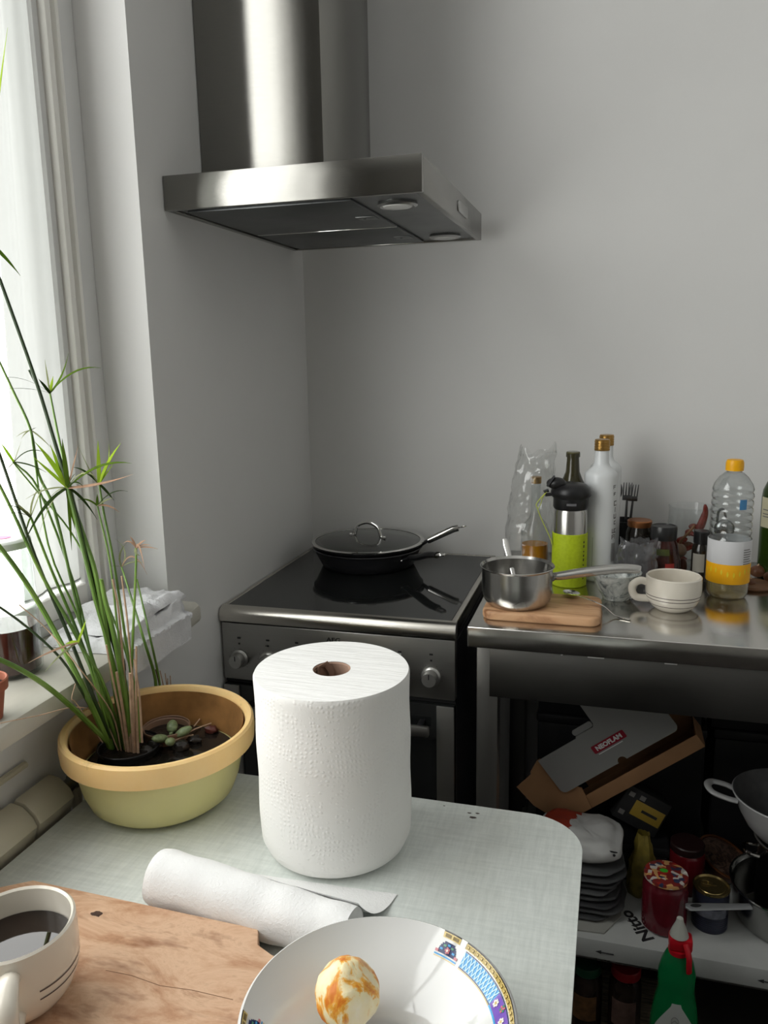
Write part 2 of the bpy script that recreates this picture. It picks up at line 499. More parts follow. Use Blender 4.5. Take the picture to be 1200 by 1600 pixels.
# control panel
PB = 0.7007
pan = obj('control_panel', MB().box(0.001, SYF + 0.002, PB, SW - 0.001, SYF + 0.022, ST - 0.034, bev=0.003), M_panel, stv)
obj('panel_gap', MB().box(0.002, SYF + 0.008, PB - 0.008, SW - 0.002, SYF + 0.022, PB), M_rubber, stv)
text('AEG', 0.0125, M_print, pan, (0.250, SYF + 0.0016, 0.8065), (PI / 2, 0, 0), sx=1.25, bold=0.0003)
M_knob = mat('silver_knob', (0.42, 0.415, 0.40), 0.32, 0.85, var=0.05)
kx = [0.0435, 0.1085, 0.173, 0.330, 0.391, 0.4545]
for i, x in enumerate(kx):
    kb = MB().lathe([(0.0, 0), (0.0195, 0), (0.0195, 0.004), (0.018, 0.006), (0.0155, 0.0075), (0.0150, 0.022), (0.0138, 0.0245), (0.0, 0.0248)], 40)
    ko = obj('knob', kb, M_knob, stv, (x - SX + 0.002, SYF + 0.0015, 0.7495))
    ko.rotation_euler = (PI / 2, 0, 0)
    obj('pointer', MB().box(-0.0009, 0.002, 0.0247, 0.0009, 0.0125, 0.0253), M_print, ko)
    mk = MB()
    mk.box(-0.002, 0.0305, 0.0005, 0.002, 0.0340, 0.0009)
    if i in (1, 2, 3): mk.box(-0.005, 0.031, 0.0005, -0.003, 0.0335, 0.0009)
    mk.box(-0.0035, 0.043, 0.0005, 0.0035, 0.0465, 0.0009)
    for a in range(-140, 141, 28):
        if abs(a) > 20:
            t = math.radians(a + 90); c, d = math.cos(t) * 0.0235, math.sin(t) * 0.0235
            mk.box(c - 0.0005, d - 0.0005, 0.0005, c + 0.0005, d + 0.0005, 0.0008)
    obj('dial_marks', mk, M_print, ko)
obj('indicator_slot', MB().box(0.365, SYF + 0.0012, 0.7865, 0.391, SYF + 0.003, 0.7905, bev=0.0006), M_tape, pan)
# oven door
door = obj('oven_door', MB().box(0.002, SYF - 0.002, 0.14, SW - 0.002, SYF + 0.020, PB - 0.009, bev=0.003), M_hob, stv)
for x0, x1 in ((0.002, 0.038), (SW - 0.0375, SW - 0.002)):
    obj('side_strip', MB().box(x0, SYF - 0.006, 0.14, x1, SYF - 0.002, PB - 0.010, bev=0.0015), M_panel, door)
hd = obj('door_handle', MB().box(0.045, SYF - 0.045, 0.640, SW - 0.045, SYF - 0.032, 0.662, bev=0.004), M_panel, door)
for x in (0.060, SW - 0.072):
    obj('handle_post', MB().box(x, SYF - 0.034, 0.643, x + 0.012, SYF - 0.002, 0.659, bev=0.002), M_black, door)
obj('storage_drawer', MB().box(0.002, SYF, 0.035, SW - 0.002, SYF + 0.020, 0.134, bev=0.003), M_panel, stv)
for x in (0.03, SW - 0.03):
    for y in (SYF + 0.05, -0.06):
        obj('foot', MB().lathe([(0, 0), (0.016, 0), (0.014, 0.03), (0, 0.031)], 16), M_black, stv, (x, y, 0))

# ------------------------------------------------------------------ extractor hood on the left wall
HY0, HY1, HX1, HZ0, HZ1 = -0.6655, -0.0607, 0.4708, 1.6273, 1.6859
hood = thing('extractor_hood', 'stainless steel chimney extractor hood above the stove', 'extractor hood', (0, HY0, HZ0))
hb = MB()
t = 0.012
D = HY1 - HY0; H = HZ1 - HZ0
hb.box(0.001, 0, 0, HX1, t, H, bev=0.0012)
hb.box(0.001, D - t, 0, HX1, D, H, bev=0.0012)
hb.box(HX1 - t, t, 0, HX1, D - t, H, bev=0.0012)
hb.box(0.001, t, 0, 0.001 + t, D - t, H, bev=0.0012)
hb.box(0.001 + t, t, H - 0.010, HX1 - t, D - t, H - 0.001)
canopy = obj('canopy', hb, M_hood, hood)
M_under = steel('hood_underside', (0.20, 0.205, 0.205), 0.40, (3, 3, 3))
M_filter = steel('filter_mesh', (0.125, 0.13, 0.132), 0.42, (160, 160, 8))
obj('underside_panel', MB().box(0.014, t + 0.001, 0.004, HX1 - t - 0.001, D - t - 0.001, 0.010), M_under, hood)
yc = D * 0.545
for (y0, y1) in ((0.030, yc - 0.003), (yc + 0.003, D - 0.030)):
    f = obj('grease_filter', MB().box(0.030, y0, -0.001, 0.340, y1, 0.004, bev=0.0015), M_filter, hood)
    mid = (y0 + y1) / 2 + 0.02
    lt = obj('latch', MB().box(0.298, mid - 0.017, -0.0030, 0.336, mid + 0.017, -0.0010, bev=0.0008), M_under, f)
    obj('latch_hole', MB().lathe([(0, 0), (0.003, 0), (0.003, 0.0006), (0, 0.0006)], 12), M_rubber, lt, (0.312, mid, -0.0036))
obj('filter_seam', MB().box(0.030, yc - 0.0025, -0.0015, 0.340, yc + 0.0025, 0.0035, bev=0.0006), M_chrome, hood)
M_lampring = mat('lamp_ring_steel', (0.45, 0.45, 0.44), 0.3, 1.0)
M_lens = mat('frosted_lamp_glass', (0.62, 0.62, 0.60), 0.25)
for y in (0.105, D - 0.085):
    l = obj('lamp', MB().lathe([(0.0, 0.002), (0.034, 0.002), (0.036, -0.002), (0.031, -0.005), (0.027, -0.003), (0.0, -0.003)], 36), M_lampring, hood, (0.402, y, 0.002))
    obj('lens', MB().lathe([(0.027, -0.003), (0.024, -0.0055), (0.0, -0.0065)], 30), M_lens, l)
obj('control_recess', MB().prism(rrect(-0.055, -0.011, 0.055, 0.011, 0.0105), 0, 0.0025, bev=0.0008, M=Matrix.Translation((HX1 - 0.0005, D * 0.60, H * 0.50)) @ Matrix(((0, 0, 1, 0), (1, 0, 0, 0), (0, 1, 0, 0), (0, 0, 0, 1)))), M_lampring, hood)
ch = MB()
ch.box(0.001, -0.5181 - HY0, H, 0.2512, -0.2155 - HY0, CEIL - HZ0 - 0.002, bev=0.0015)
obj('chimney', ch, M_hood, hood)

# ------------------------------------------------------------------ kitchen table
KT = 0.74
KX0, KX1, KY1, KY0 = 0.058, 0.7635, -0.975, -1.745
tb = thing('kitchen_table', 'pale blue grey laminate kitchen table in the foreground', 'table', (0, 0, 0))
k = NT('linen_laminate')
k.b.inputs['Roughness'].default_value = 0.33
a1 = k.noise(80, 4, 0.7, (0.22, 2.4, 1)); a2 = k.noise(80, 4, 0.7, (2.4, 0.22, 1))
ad = k.add('ShaderNodeMath', operation='ADD'); k.link(a1, 'Fac', ad, 0); k.link(a2, 'Fac', ad, 1)
hf = k.add('ShaderNodeMath', operation='MULTIPLY'); hf.inputs[1].default_value = 0.5; k.link(ad, 0, hf, 0)
rp = k.add('ShaderNodeValToRGB'); e = rp.color_ramp.elements
e[0].position, e[0].color = 0.36, (*rgb(208, 214, 210), 1); e[1].position, e[1].color = 0.62, (*rgb(228, 233, 229), 1)
k.link(hf, 0, rp, 'Fac')
st = k.noise(5, 4); sr = k.ramp(st, [(0.55, (0, 0, 0)), (0.85, (0.35, 0.35, 0.35))])
mx = k.add('ShaderNodeMixRGB'); mx.inputs[2].default_value = (*rgb(176, 176, 160), 1)
k.link(sr, 'Color', mx, 0); k.link(rp, 'Color', mx, 1)
vo = k.add('ShaderNodeTexVoronoi', Scale=17.0); cc = k.coords((1, 1, 0.01)); k.link(cc, 'Vector', vo, 'Vector')
vr = k.ramp(vo, [(0.010, (1, 1, 1)), (0.022, (0, 0, 0))], 'Distance')
m2 = k.add('ShaderNodeMixRGB'); m2.inputs[2].default_value = (0.09, 0.07, 0.06, 1)
k.link(vr, 'Color', m2, 0); k.link(mx, 0, m2, 1); k.link(m2, 0, k.b, 'Base Color')
k.bump(hf, 0.05, 0.0006, out=0)
M_lam = k.m
M_edge = mat('white_table_edge', (0.62, 0.62, 0.60), 0.4)
M_band = mat('brown_table_band', rgb(92, 62, 54), 0.5)
obj('tabletop', MB().prism(rrect(KX0, KY0, KX1, KY1, 0.075, 14), KT - 0.004, KT, bev=0.0012), M_lam, tb)
obj('top_core', MB().prism(rrect(KX0 + 0.001, KY0 + 0.001, KX1 - 0.001, KY1 - 0.001, 0.0745, 14), KT - 0.024, KT - 0.0042), M_band, tb)
for lx, ly in ((KX0 + 0.05, KY0 + 0.05), (KX1 - 0.05, KY0 + 0.05), (KX0 + 0.05, KY1 - 0.05), (KX1 - 0.05, KY1 - 0.05)):
    obj('leg', MB().lathe([(0, 0), (0.012, 0), (0.016, 0.70), (0.016, KT - 0.025), (0, KT - 0.025)], 20), M_chrome, tb, (lx, ly, 0))
# chip marks in the laminate
M_chip = mat('chip_brown', (0.10, 0.08, 0.07), 0.7)
for (u, v, w, h) in ((738, 1277, 7, 4), (733, 1270, 4, 2), (746, 1271, 4, 2), (694, 1259, 2.2, 2)):
    p = atz(u, v, KT + 0.0002)
    obj('chip_mark', MB().ball(p, w * 0.0007, 8, 6, sc=(1, 0.5, 0.05), jit=0.9, seed=u), M_chip, tb)

# ------------------------------------------------------------------ big paper towel roll
RX, RY, RR, RH = 0.4495, -1.1000, 0.0985, 0.240
roll = thing('paper_towel_roll', 'large white embossed paper towel roll standing upright', 'paper roll', (RX, RY, KT))
k = NT('embossed_paper')
k.b.inputs['Roughness'].default_value = 0.9; k.b.inputs['Specular IOR Level'].default_value = 0.1
k.b.inputs['Base Color'].default_value = (0.83, 0.825, 0.80, 1)
tc = k.add('ShaderNodeTexCoord'); sx = k.add('ShaderNodeSeparateXYZ'); k.link(tc, 'Object', sx, 0)
at = k.add('ShaderNodeMath', operation='ARCTAN2'); k.link(sx, 'Y', at, 0); k.link(sx, 'X', at, 1)
ml = k.add('ShaderNodeMath', operation='MULTIPLY'); ml.inputs[1].default_value = 0.1; k.link(at, 0, ml, 0)
cb = k.add('ShaderNodeCombineXYZ'); k.link(ml, 0, cb, 0); k.link(sx, 'Z', cb, 1)
wz = k.add('ShaderNodeTexNoise', Scale=14, Detail=2); k.link(cb, 0, wz, 'Vector')
wm = k.add('ShaderNodeMixRGB'); wm.blend_type = 'LINEAR_LIGHT'; wm.inputs[0].default_value = 0.012
k.link(cb, 0, wm, 1); k.link(wz, 'Color', wm, 2)
vo = k.add('ShaderNodeTexVoronoi', Scale=165, Randomness=0.35); k.link(wm, 0, vo, 'Vector')
vr = k.ramp(vo, [(0.15, (1, 1, 1)), (0.42, (0, 0, 0))], 'Distance')
k.bump(vr, 0.30, 0.0012, out='Color')
M_emb = k.m
pp = [(0.024, 0.0), (RR - 0.018, 0.0), (RR - 0.007, 0.008), (RR - 0.001, 0.022), (RR, 0.04)]
pp += [(RR + 0.0006 * math.sin(i * 1.1), 0.04 + (RH - 0.05) * i / 12) for i in range(13)] + [(RR + 0.0005, RH - 0.003), (RR - 0.001, RH)]
pp2 = [(r, z) for r, z in pp]
obj('paper', MB().lathe(pp2, 96), M_emb, roll)
k = NT('layered_paper_end')
k.b.inputs['Roughness'].default_value = 0.95; k.b.inputs['Specular IOR Level'].default_value = 0.05
tn = k.noise(55, 4, 0.6, (0.28, 2.6, 1), (0, 0, -0.75)); rp = k.ramp(tn, [(0.3, (0.82, 0.815, 0.80)), (0.6, (0.88, 0.875, 0.86))])
k.link(rp, 'Color', k.b, 'Base Color'); k.bump(tn, 0.8, 0.003)
M_end = k.m
def endface(r, z):
    return z + 0
ep = [(RR - 0.001, RH)] + [(RR - 0.001 - (RR - 0.025) * i / 40, endface(RR - (RR - 0.025) * i / 40, RH)) for i in range(1, 41)]
obj('end_face', MB().lathe(ep, 96), M_end, roll, sharp=80)
M_card = mat('brown_cardboard_core', rgb(150, 122, 105), 0.85, bump=0.1, bscale=40)
obj('core', MB().lathe([(0.0243, RH - 0.0005), (0.0225, RH - 0.002), (0.0225, 0.004), (0.0, 0.004)], 48), M_card, roll)
fb = MB().tube([(-0.021, 0.002, RH - 0.022), (-0.020, 0.008, RH - 0.003), (-0.013, 0.015, RH - 0.001), (-0.007, 0.019, RH - 0.012), (-0.005, 0.0195, RH - 0.04)], 0.0045, 10, flat=0.25)
obj('core_flap', fb, M_card, roll)
# ------------------------------------------------------------------ loose crumpled paper roll lying behind the cutting board
k = NT('white_crepe_paper'); k.b.inputs['Roughness'].default_value = 0.95; k.b.inputs['Specular IOR Level'].default_value = 0.05
k.b.inputs['Base Color'].default_value = (0.82, 0.82, 0.815, 1)
c1 = k.noise(260, 3, 0.6, (1, 1, 1), dist=0.6); k.bump(c1, 0.45, 0.002)
M_crepe = k.m
A, B = Vector((0.290, -1.2710, KT)), Vector((0.537, -1.3000, KT))
QR = 0.034
ax = (B - A); LR = ax.length; rz = math.atan2(ax.y, ax.x)
pr = thing('paper_roll', 'small loose white paper roll lying on its side behind the cutting board', 'paper roll', A, rz)
def rollpt(u, v):
    QR = 0.034 - 0.005 * u
    a = 2 * PI * v
    r = QR - 0.0008 + 0.0016 * noise.noise(Vector((u * 6, math.cos(a) * 1.2, math.sin(a) * 1.2))) + 0.0016 * math.sin(u * 26 + 2.2 * math.sin(a)) * max(0, noise.noise(Vector((u * 4, 3, 1))) + .3)
    r -= 0.0025 * max(0, 0.04 - u) / 0.04
    return (u * LR, r * math.cos(a), QR + 0.001 + r * math.sin(a))
obj('paper', MB().grid(rollpt, 60, 56), M_crepe, pr)
ends = MB()
ends.grid(lambda u, v: (0.0006 - 0.004 * (1 - u), (0.0005 + 0.0295 * u) * math.cos(2 * PI * v), QR + 0.001 + (0.0005 + 0.0295 * u) * math.sin(2 * PI * v)), 4, 40)
obj('end_face', ends, M_crepe, pr)
e2 = MB().grid(lambda u, v: (LR - 0.0006, (0.0150 + 0.0133 * u) * math.cos(2 * PI * v), 0.030 + (0.0150 + 0.0133 * u) * math.sin(2 * PI * v)), 3, 40)
obj('end_face', e2, M_crepe, pr)
obj('core', MB().grid(lambda u, v: (u * LR, 0.0150 * math.cos(2 * PI * v), 0.030 + 0.0150 * math.sin(2 * PI * v)), 2, 32), mat('grey_cardboard', (0.10, 0.095, 0.09), 0.9), pr)
def flap(u, v):
    y = 0.014 + (0.072 + 0.028 * u) * v
    t = v
    z = 0.058 * (1 - t) ** 2.4 + 0.0012 + 0.0008 * noise.noise(Vector((u * 9, v * 7, 0)))
    return (0.075 + (LR - 0.074) * u + 0.004 * v, y, z)
obj('loose_sheet', MB().grid(flap, 30, 16), M_crepe, pr)

# ------------------------------------------------------------------ wooden cutting board
k = NT('board_wood'); k.b.inputs['Roughness'].default_value = 0.55; k.b.inputs['Specular IOR Level'].default_value = 0.3
g1 = k.noise(13, 9, 0.72, (0.7, 1.7, 1), (0, 0, 0.28), dist=0.7)
r1 = k.ramp(g1, [(0.28, rgb(140, 98, 72)), (0.42, rgb(188, 144, 112)), (0.58, rgb(216, 180, 150)), (0.72, rgb(166, 122, 92))])
g2 = k.noise(34, 3, 0.6, (0.5, 1.4, 1), (0, 0, 0.28)); r2 = k.ramp(g2, [(0.56, (0, 0, 0)), (0.74, (0.6, 0.6, 0.6))])
mx = k.add('ShaderNodeMixRGB'); mx.inputs[2].default_value = (*rgb(120, 70, 40), 1)
k.link(r2, 'Color', mx, 0); k.link(r1, 'Color', mx, 1); k.link(mx, 0, k.b, 'Base Color'); k.bump(g1, 0.10, 0.001)
M_board = k.m
BZ = 0.772
b0 = atz(52, 1374, BZ); b1 = atz(404, 1450, BZ); b2 = atz(425, 1490, BZ); bl = atz(-60, 1397, BZ)
out = [(b0.x, b0.y), (bl.x, bl.y), (0.066, -1.345), (0.070, -1.62), (0.10, -1.655)]
out += [(0.46, -1.655), (0.497, -1.62), (0.4975, -1.375)]
out += [(0.478, -1.350), (b2.x, b2.y), ((b1.x + b2.x) / 2 - 0.005, (b1.y + b2.y) / 2 - 0.006), (b1.x, b1.y)]
cb = thing('cutting_board', 'scratched wooden cutting board under the coffee cup', 'cutting board', (0, 0, 0))
obj('board', MB().prism(out, KT + 0.0005, BZ, bev=0.003), M_board, cb)
kn = atz(152, 1428, BZ)
obj('knot', MB().ball((kn.x, kn.y, BZ), 0.006, 12, 8, sc=(1.2, 0.6, 0.03), jit=0.6), mat('dark_knot', rgb(66, 42, 28), 0.6, var=0.4, vscale=300), cb)
g = MB().tube([atz(u, v, BZ + 0.0001) for u, v in ((165, 1516), (205, 1524), (250, 1540), (300, 1547), (364, 1562))], 0.0004, 5, flat=0.3)
obj('crack', g, mat('crack_brown', rgb(128, 90, 64), 0.7), cb)

# ------------------------------------------------------------------ coffee cup
def glazed(name, col, rough=0.18):
    return mat(name, col, rough, coat=0.4, var=0.02, vscale=5)
M_cream = glazed('cream_glaze', rgb(222, 215, 202))
M_stripe = mat('grey_stripe_glaze', rgb(92, 80, 78), 0.25)
def mug_profile(R, Hh):
    return [(0, 0), (R * 0.55, 0), (R * 0.61, Hh * 0.025), (R * 0.745, Hh * 0.11), (R * 0.875, Hh * 0.23), (R * 0.95, Hh * 0.36), (R * 0.993, Hh * 0.50), (R * 1.005, Hh * 0.68), (R * 1.0, Hh * 0.86), (R * 0.992, Hh)]
def prof_r(prof, z):
    for (r0, z0), (r1, z1) in zip(prof, prof[1:]):
        if z0 <= z <= z1 and z1 > z0: return r0 + (r1 - r0) * (z - z0) / (z1 - z0)
    return prof[-1][0]
def striped_cup(name, label, loc, R, Hh, rotz, group, stripes, arc, liquid=None, hscale=1.0):
    t = thing(name, label, 'cup', loc, rotz, group)
    pf = mug_profile(R, Hh)
    obj('bowl', MB().lathe(vessel(pf, 0.0042), 64), M_cream, t)
    hp = smooth_path([(prof_r(pf, Hh * .80) - 0.003, 0, Hh * 0.80), (R + 0.010, 0, Hh * 0.84), (R + 0.027 * hscale, 0, Hh * 0.72), (R + 0.029 * hscale, 0, Hh * 0.52), (R + 0.016, 0, Hh * 0.33), (prof_r(pf, Hh * .30) - 0.003, 0, Hh * 0.30)], 6)
    obj('handle', MB().tube(hp, 0.0074, 14, flat=1.25 if R > 0.053 else 0.8, up=(0, 1, 0)), M_cream, t)
    for zf, w in stripes:
        z = Hh * zf
        rr = lambda zz: prof_r(pf, zz) + 0.0003
        obj('stripe', MB().lathe([(rr(z - w), z - w), (rr(z), z), (rr(z + w), z + w)], 48, ang=arc), M_stripe, t)
    return t
CUPR = 0.0545
cup = striped_cup('coffee_cup', 'cream cup with grey stripes full of black coffee on the cutting board', (0.2610, -1.4635, BZ + 0.0003), CUPR, 0.083, math.radians(-55), 'striped cream cups', [(0.54, 0.0008), (0.43, 0.0008)], (math.radians(24), math.radians(105)))
k = NT('black_coffee'); k.b.inputs['Base Color'].default_value = (0.010, 0.006, 0.005, 1); k.b.inputs['Roughness'].default_value = 0.02
rn = k.noise(20, 2); rv = k.ramp(rn, [(0.4, (0.012, 0.007, 0.005)), (0.7, (0.020, 0.011, 0.008))]); k.link(rv, 'Color', k.b, 'Base Color')
obj('coffee', MB().lathe([(0.0, 0.0585), (CUPR - 0.0049, 0.0585), (CUPR - 0.0049, 0.058), (0, 0.050)], 48), k.m, cup)

# ------------------------------------------------------------------ patterned bowl with a peeled orange
BX, BY, BR, BH = 0.6005, -1.4195, 0.1225, 0.060
bw = thing('salad_bowl', 'white china bowl with a blue and gold painted border', 'bowl', (BX, BY, KT))
M_china = mat('white_china', (0.70, 0.70, 0.69), 0.08, coat=0.5, var=0.01)
bp = [(0, 0.0), (0.046, 0.0), (0.050, 0.003), (0.052, 0.006), (0.070, 0.0155), (0.090, 0.029), (0.108, 0.0445), (0.118, 0.0545), (BR, BH)]
ves = vessel(bp, 0.0036)
obj('body', MB().lathe(ves, 96), M_china, bw)
inner = ves[len(bp) + 1:]          # inside profile from the lip down
def inr(s):
    """point on the inside wall, s metres below the lip"""
    P = inner; acc = 0
    for (r0, z0), (r1, z1) in zip(P, P[1:]):
        L = math.hypot(r1 - r0, z1 - z0)
        if acc + L >= s:
            t = (s - acc) / L; return r0 + (r1 - r0) * t, z0 + (z1 - z0) * t
        acc += L
    return P[-1]
def bandstrip(mb, a0, a1, s0, s1, mi, n=1, off=0.0003):
    def f(u, v):
        a = a0 + (a1 - a0) * u; r, z = inr(s0 + (s1 - s0) * v)
        return ((r - off) * math.cos(a), (r - off) * math.sin(a), z + off)
    mb.grid(f, n, 2, mi)
cols = [rgb(214, 190, 120), rgb(120, 100, 46), rgb(74, 158, 216), rgb(190, 226, 244), rgb(54, 62, 160), rgb(120, 90, 180), rgb(240, 236, 226), rgb(30, 44, 92), rgb(86, 150, 120), rgb(200, 120, 130), rgb(40, 34, 30)]
names = ['gold', 'dark_gold', 'sky_blue', 'pale_blue', 'cobalt', 'violet', 'cream', 'navy', 'teal', 'pink', 'rim_black']
MP = [mat('glaze_' + n, c, 0.10, var=0.02) for n, c in zip(names, cols)]
bd = None
def ang_of(u, v):
    p = atz(u, v, KT + BH); return math.atan2(p.y - BY, p.x - BX)
aTop = ang_of(664, 1437); a2nd = ang_of(682, 1441)
aTop = math.radians(66.5)
def arcrun(a0, a1):
    N = max(1, int(abs(a1 - a0) / math.radians(3.0)))
    for i in range(N):
        b0, b1 = a0 + (a1 - a0) * i / N, a0 + (a1 - a0) * (i + 1) / N
        bandstrip(bd, b0, b1, 0.0012, 0.0064, 0, 2)
        m = (b0 + b1) / 2; h = (b1 - b0) * 0.5
        bandstrip(bd, m - h * 0.52, m + h * 0.52, 0.0022, 0.0054, 1, 1, 0.0006)
        bandstrip(bd, m - h * 0.28, m + h * 0.28, 0.0029, 0.0047, 0, 1, 0.0009)
        bandstrip(bd, b0 - h * 0.06, b0 + h * 0.06, 0.0012, 0.0064, 1, 1, 0.0006)
    bandstrip(bd, a0, a1, 0.0000, 0.0010, 10, 24)
def bluerun(a0, a1):
    s0, s1 = 0.0088, 0.0225
    n = max(2, int(abs(a1 - a0) / math.radians(1.0)))
    bandstrip(bd, a0, a1, s0, s1, 2, n)
    bandstrip(bd, a0, a1, s0 - 0.0012, s0 - 0.0004, 7, n); bandstrip(bd, a0, a1, s1 + 0.0004, s1 + 0.0012, 7, n); bandstrip(bd, a0, a1, s1 + 0.0016, s1 + 0.0024, 0, n)
    step = math.radians(2.4); w = math.radians(0.28); kk = 4
    c = int(abs(a1 - a0) / step)
    for i in range(c):
        A0 = a0 - step * i if a1 < a0 else a0 + step * i
        for d in (1, -1):
            for q in range(kk):
                t0, t1 = q / kk, (q + 1) / kk
                f0 = (t0 if d > 0 else 1 - t0) * step; f1 = (t1 if d > 0 else 1 - t1) * step
                sg = -1 if a1 < a0 else 1
                def f(u, v, f0=f0, f1=f1, t0=t0, t1=t1, sg=sg, A0=A0):
                    a = A0 + sg * (f0 + (f1 - f0) * u) + (v - 0.5) * w * 2; r, z = inr(s0 + (s1 - s0) * (t0 + (t1 - t0) * u))
                    return ((r - 0.0006) * math.cos(a), (r - 0.0006) * math.sin(a), z + 0.0006)
                bd.grid(f, 1, 1, 3)
def flowerrun(a0, a1, seed):
    rnd = random.Random(seed)
    s0, s1 = 0.0088, 0.0225
    n = max(2, int(abs(a1 - a0) / math.radians(1.0)))
    bandstrip(bd, a0, a1, s0, s1, 5, n)
    bandstrip(bd, a0, a1, s1 + 0.0004, s1 + 0.0022, 2, n); bandstrip(bd, a0, a1, s0 - 0.0012, s0 - 0.0004, 7, n)
    nf = max(2, int(abs(a1 - a0) / math.radians(4.5)))
    for i in range(nf):
        a = a0 + (a1 - a0) * (i + 0.5) / nf; sc = s0 + 0.0052 + 0.0022 * (-1) ** i
        for kq in range(7):
            th = 2 * PI * kq / 6; rad = 0.0026 if kq < 6 else 0.0
            aa = a + rad * math.cos(th) / BR; ss = sc + rad * math.sin(th)
            mi = (6 if kq < 6 else 0) if i % 2 == 0 else (8 if kq % 2 else 9)
            e = 0.0011
            bandstrip(bd, aa - e / BR, aa + e / BR, ss - e, ss + e, mi, 1, 0.0007)
def crest(a):
    e = 0.0115 / BR
    for q in range(6):
        w = e * math.sqrt(max(0.05, 1 - (q / 6.0) ** 2)); bandstrip(bd, a - w, a + w, 0.0205 - 0.0019 * (q + 1), 0.0205 - 0.0019 * q, 7, 4)
    for q in range(5):
        t = math.radians(20 + 35 * q); da = 0.72 * e * math.cos(t); ds = 0.0200 - 0.0078 * math.sin(t)
        bandstrip(bd, a + da - 0.014, a + da + 0.014, ds - 0.0016, ds + 0.0003, 8 if q % 2 else 2, 1, 0.0006)
    for q in range(5):
        t = 2 * PI * q / 5; bandstrip(bd, a + 0.017 * math.cos(t) - 0.009, a + 0.017 * math.cos(t) + 0.009, 0.0165 + 0.0020 * math.sin(t) - 0.001, 0.0165 + 0.0020 * math.sin(t) + 0.001, 9, 1, 0.0008)
    bandstrip(bd, a - 0.008, a + 0.008, 0.0155, 0.0175, 6, 1, 0.0011)
    for s in (-1, 1): bandstrip(bd, a + s * e * 1.1 - 0.016, a + s * e * 1.1 + 0.016, 0.0180, 0.0205, 9, 1, 0.0007)
    bandstrip(bd, a - e * 1.3, a + e * 1.3, 0.0218, 0.0232, 2, 4); bandstrip(bd, a - e * 1.3, a + e * 1.3, 0.0240, 0.0247, 0, 4)
    bandstrip(bd, a - e * 0.9, a + e * 0.9, 0.0012, 0.0064, 0, 4); bandstrip(bd, a - e * 0.7, a - e * 0.1, 0.0022, 0.0054, 1, 1, 0.0006); bandstrip(bd, a + e * 0.1, a + e * 0.7, 0.0022, 0.0054, 1, 1, 0.0006)
    bandstrip(bd, a - e * 0.9, a + e * 0.9, 0.0, 0.0010, 10, 4)
dg_ = math.radians
def panel(t0, bd_):
    global bd
    bd = bd_
    crest(t0 + dg_(0.5))
    arcrun(t0 - dg_(8), t0 - dg_(90))
    bluerun(t0 - dg_(9), t0 - dg_(38)); flowerrun(t0 - dg_(38), t0 - dg_(60), 3); bluerun(t0 - dg_(60), t0 - dg_(84))
    crest(t0 - dg_(92))
    obj('painted_border', bd, MP, bw, sharp=60)
panel(aTop, MB()); panel(dg_(199) + dg_(92), MB())

k = NT('peeled_orange'); k.b.inputs['Roughness'].default_value = 0.5; k.b.inputs['Subsurface Weight'].default_value = 0.15; k.b.inputs['Subsurface Radius'].default_value = (0.01, 0.005, 0.002)
n1 = k.noise(44, 5, 0.62, (1, 1, 0.6), dist=0.6)
r1 = k.ramp(n1, [(0.38, rgb(212, 118, 16)), (0.45, rgb(232, 168, 58)), (0.50, rgb(238, 222, 176)), (0.70, rgb(240, 230, 204))])
n2 = k.noise(9, 2, 0.5); r2 = k.ramp(n2, [(0.50, (0, 0, 0)), (0.6, (0.9, 0.9, 0.9))])
mx = k.add('ShaderNodeMixRGB'); mx.inputs[2].default_value = (*rgb(240, 224, 190), 1)
k.link(r2, 'Color', mx, 0); k.link(r1, 'Color', mx, 1); k.link(mx, 0, k.b, 'Base Color'); k.bump(n1, 0.5, 0.003)
og = thing('peeled_orange', 'roughly peeled orange with white pith lying in the bowl', 'orange', (0.5625, -1.3915, KT + 0.0155), 0.4)
ob = MB()
def orng(u, v):
    th = PI * v; a = 2 * PI * u
    d = Vector((math.sin(th) * math.cos(a), math.sin(th) * math.sin(a), math.cos(th)))
    r = 0.0310 * (1 + 0.05 * noise.noise(d * 2.2) + 0.022 * noise.noise(d * 6) - 0.012 * abs(math.cos(a * 5)) * math.sin(th))
    r += 0.003 * max(0, d.z - .8) * 5
    return (d.x * r * 0.97, d.y * r * 0.97, 0.0312 + d.z * r)
obj('flesh', ob.grid(orng, 64, 40), k.m, og)

# ------------------------------------------------------------------ plastic bowl planter
PX, PY = 0.168, -1.0625
pl_ = thing('planter_bowl', 'round plastic washing bowl used as planter, olive with an orange rim', 'planter', (PX, PY, KT))
k = NT('olive_plastic'); k.b.inputs['Roughness'].default_value = 0.38
k.b.inputs['Subsurface Weight'].default_value = 0.2; k.b.inputs['Subsurface Radius'].default_value = (0.012, 0.011, 0.003)
nn = k.noise(5, 4); rr = k.ramp(nn, [(0.3, rgb(206, 198, 136)), (0.7, rgb(214, 206, 146))]); k.link(rr, 'Color', k.b, 'Base Color')
M_olive = k.m
k = NT('orange_rim_plastic'); k.b.inputs['Roughness'].default_value = 0.5
k.b.inputs['Subsurface Weight'].default_value = 0.2; k.b.inputs['Subsurface Radius'].default_value = (0.012, 0.008, 0.003)
nn = k.noise(18, 6, 0.65); rr = k.ramp(nn, [(0.26, rgb(186, 158, 108)), (0.38, rgb(238, 200, 136)), (0.7, rgb(242, 208, 148))]); k.link(rr, 'Color', k.b, 'Base Color')
M_orim = k.m
PH = 0.118
outp = [(0, 0.0), (0.074, 0.0), (0.088, 0.004), (0.102, 0.015), (0.1100, 0.035), (0.1165, 0.065), (0.1215, 0.0905)]
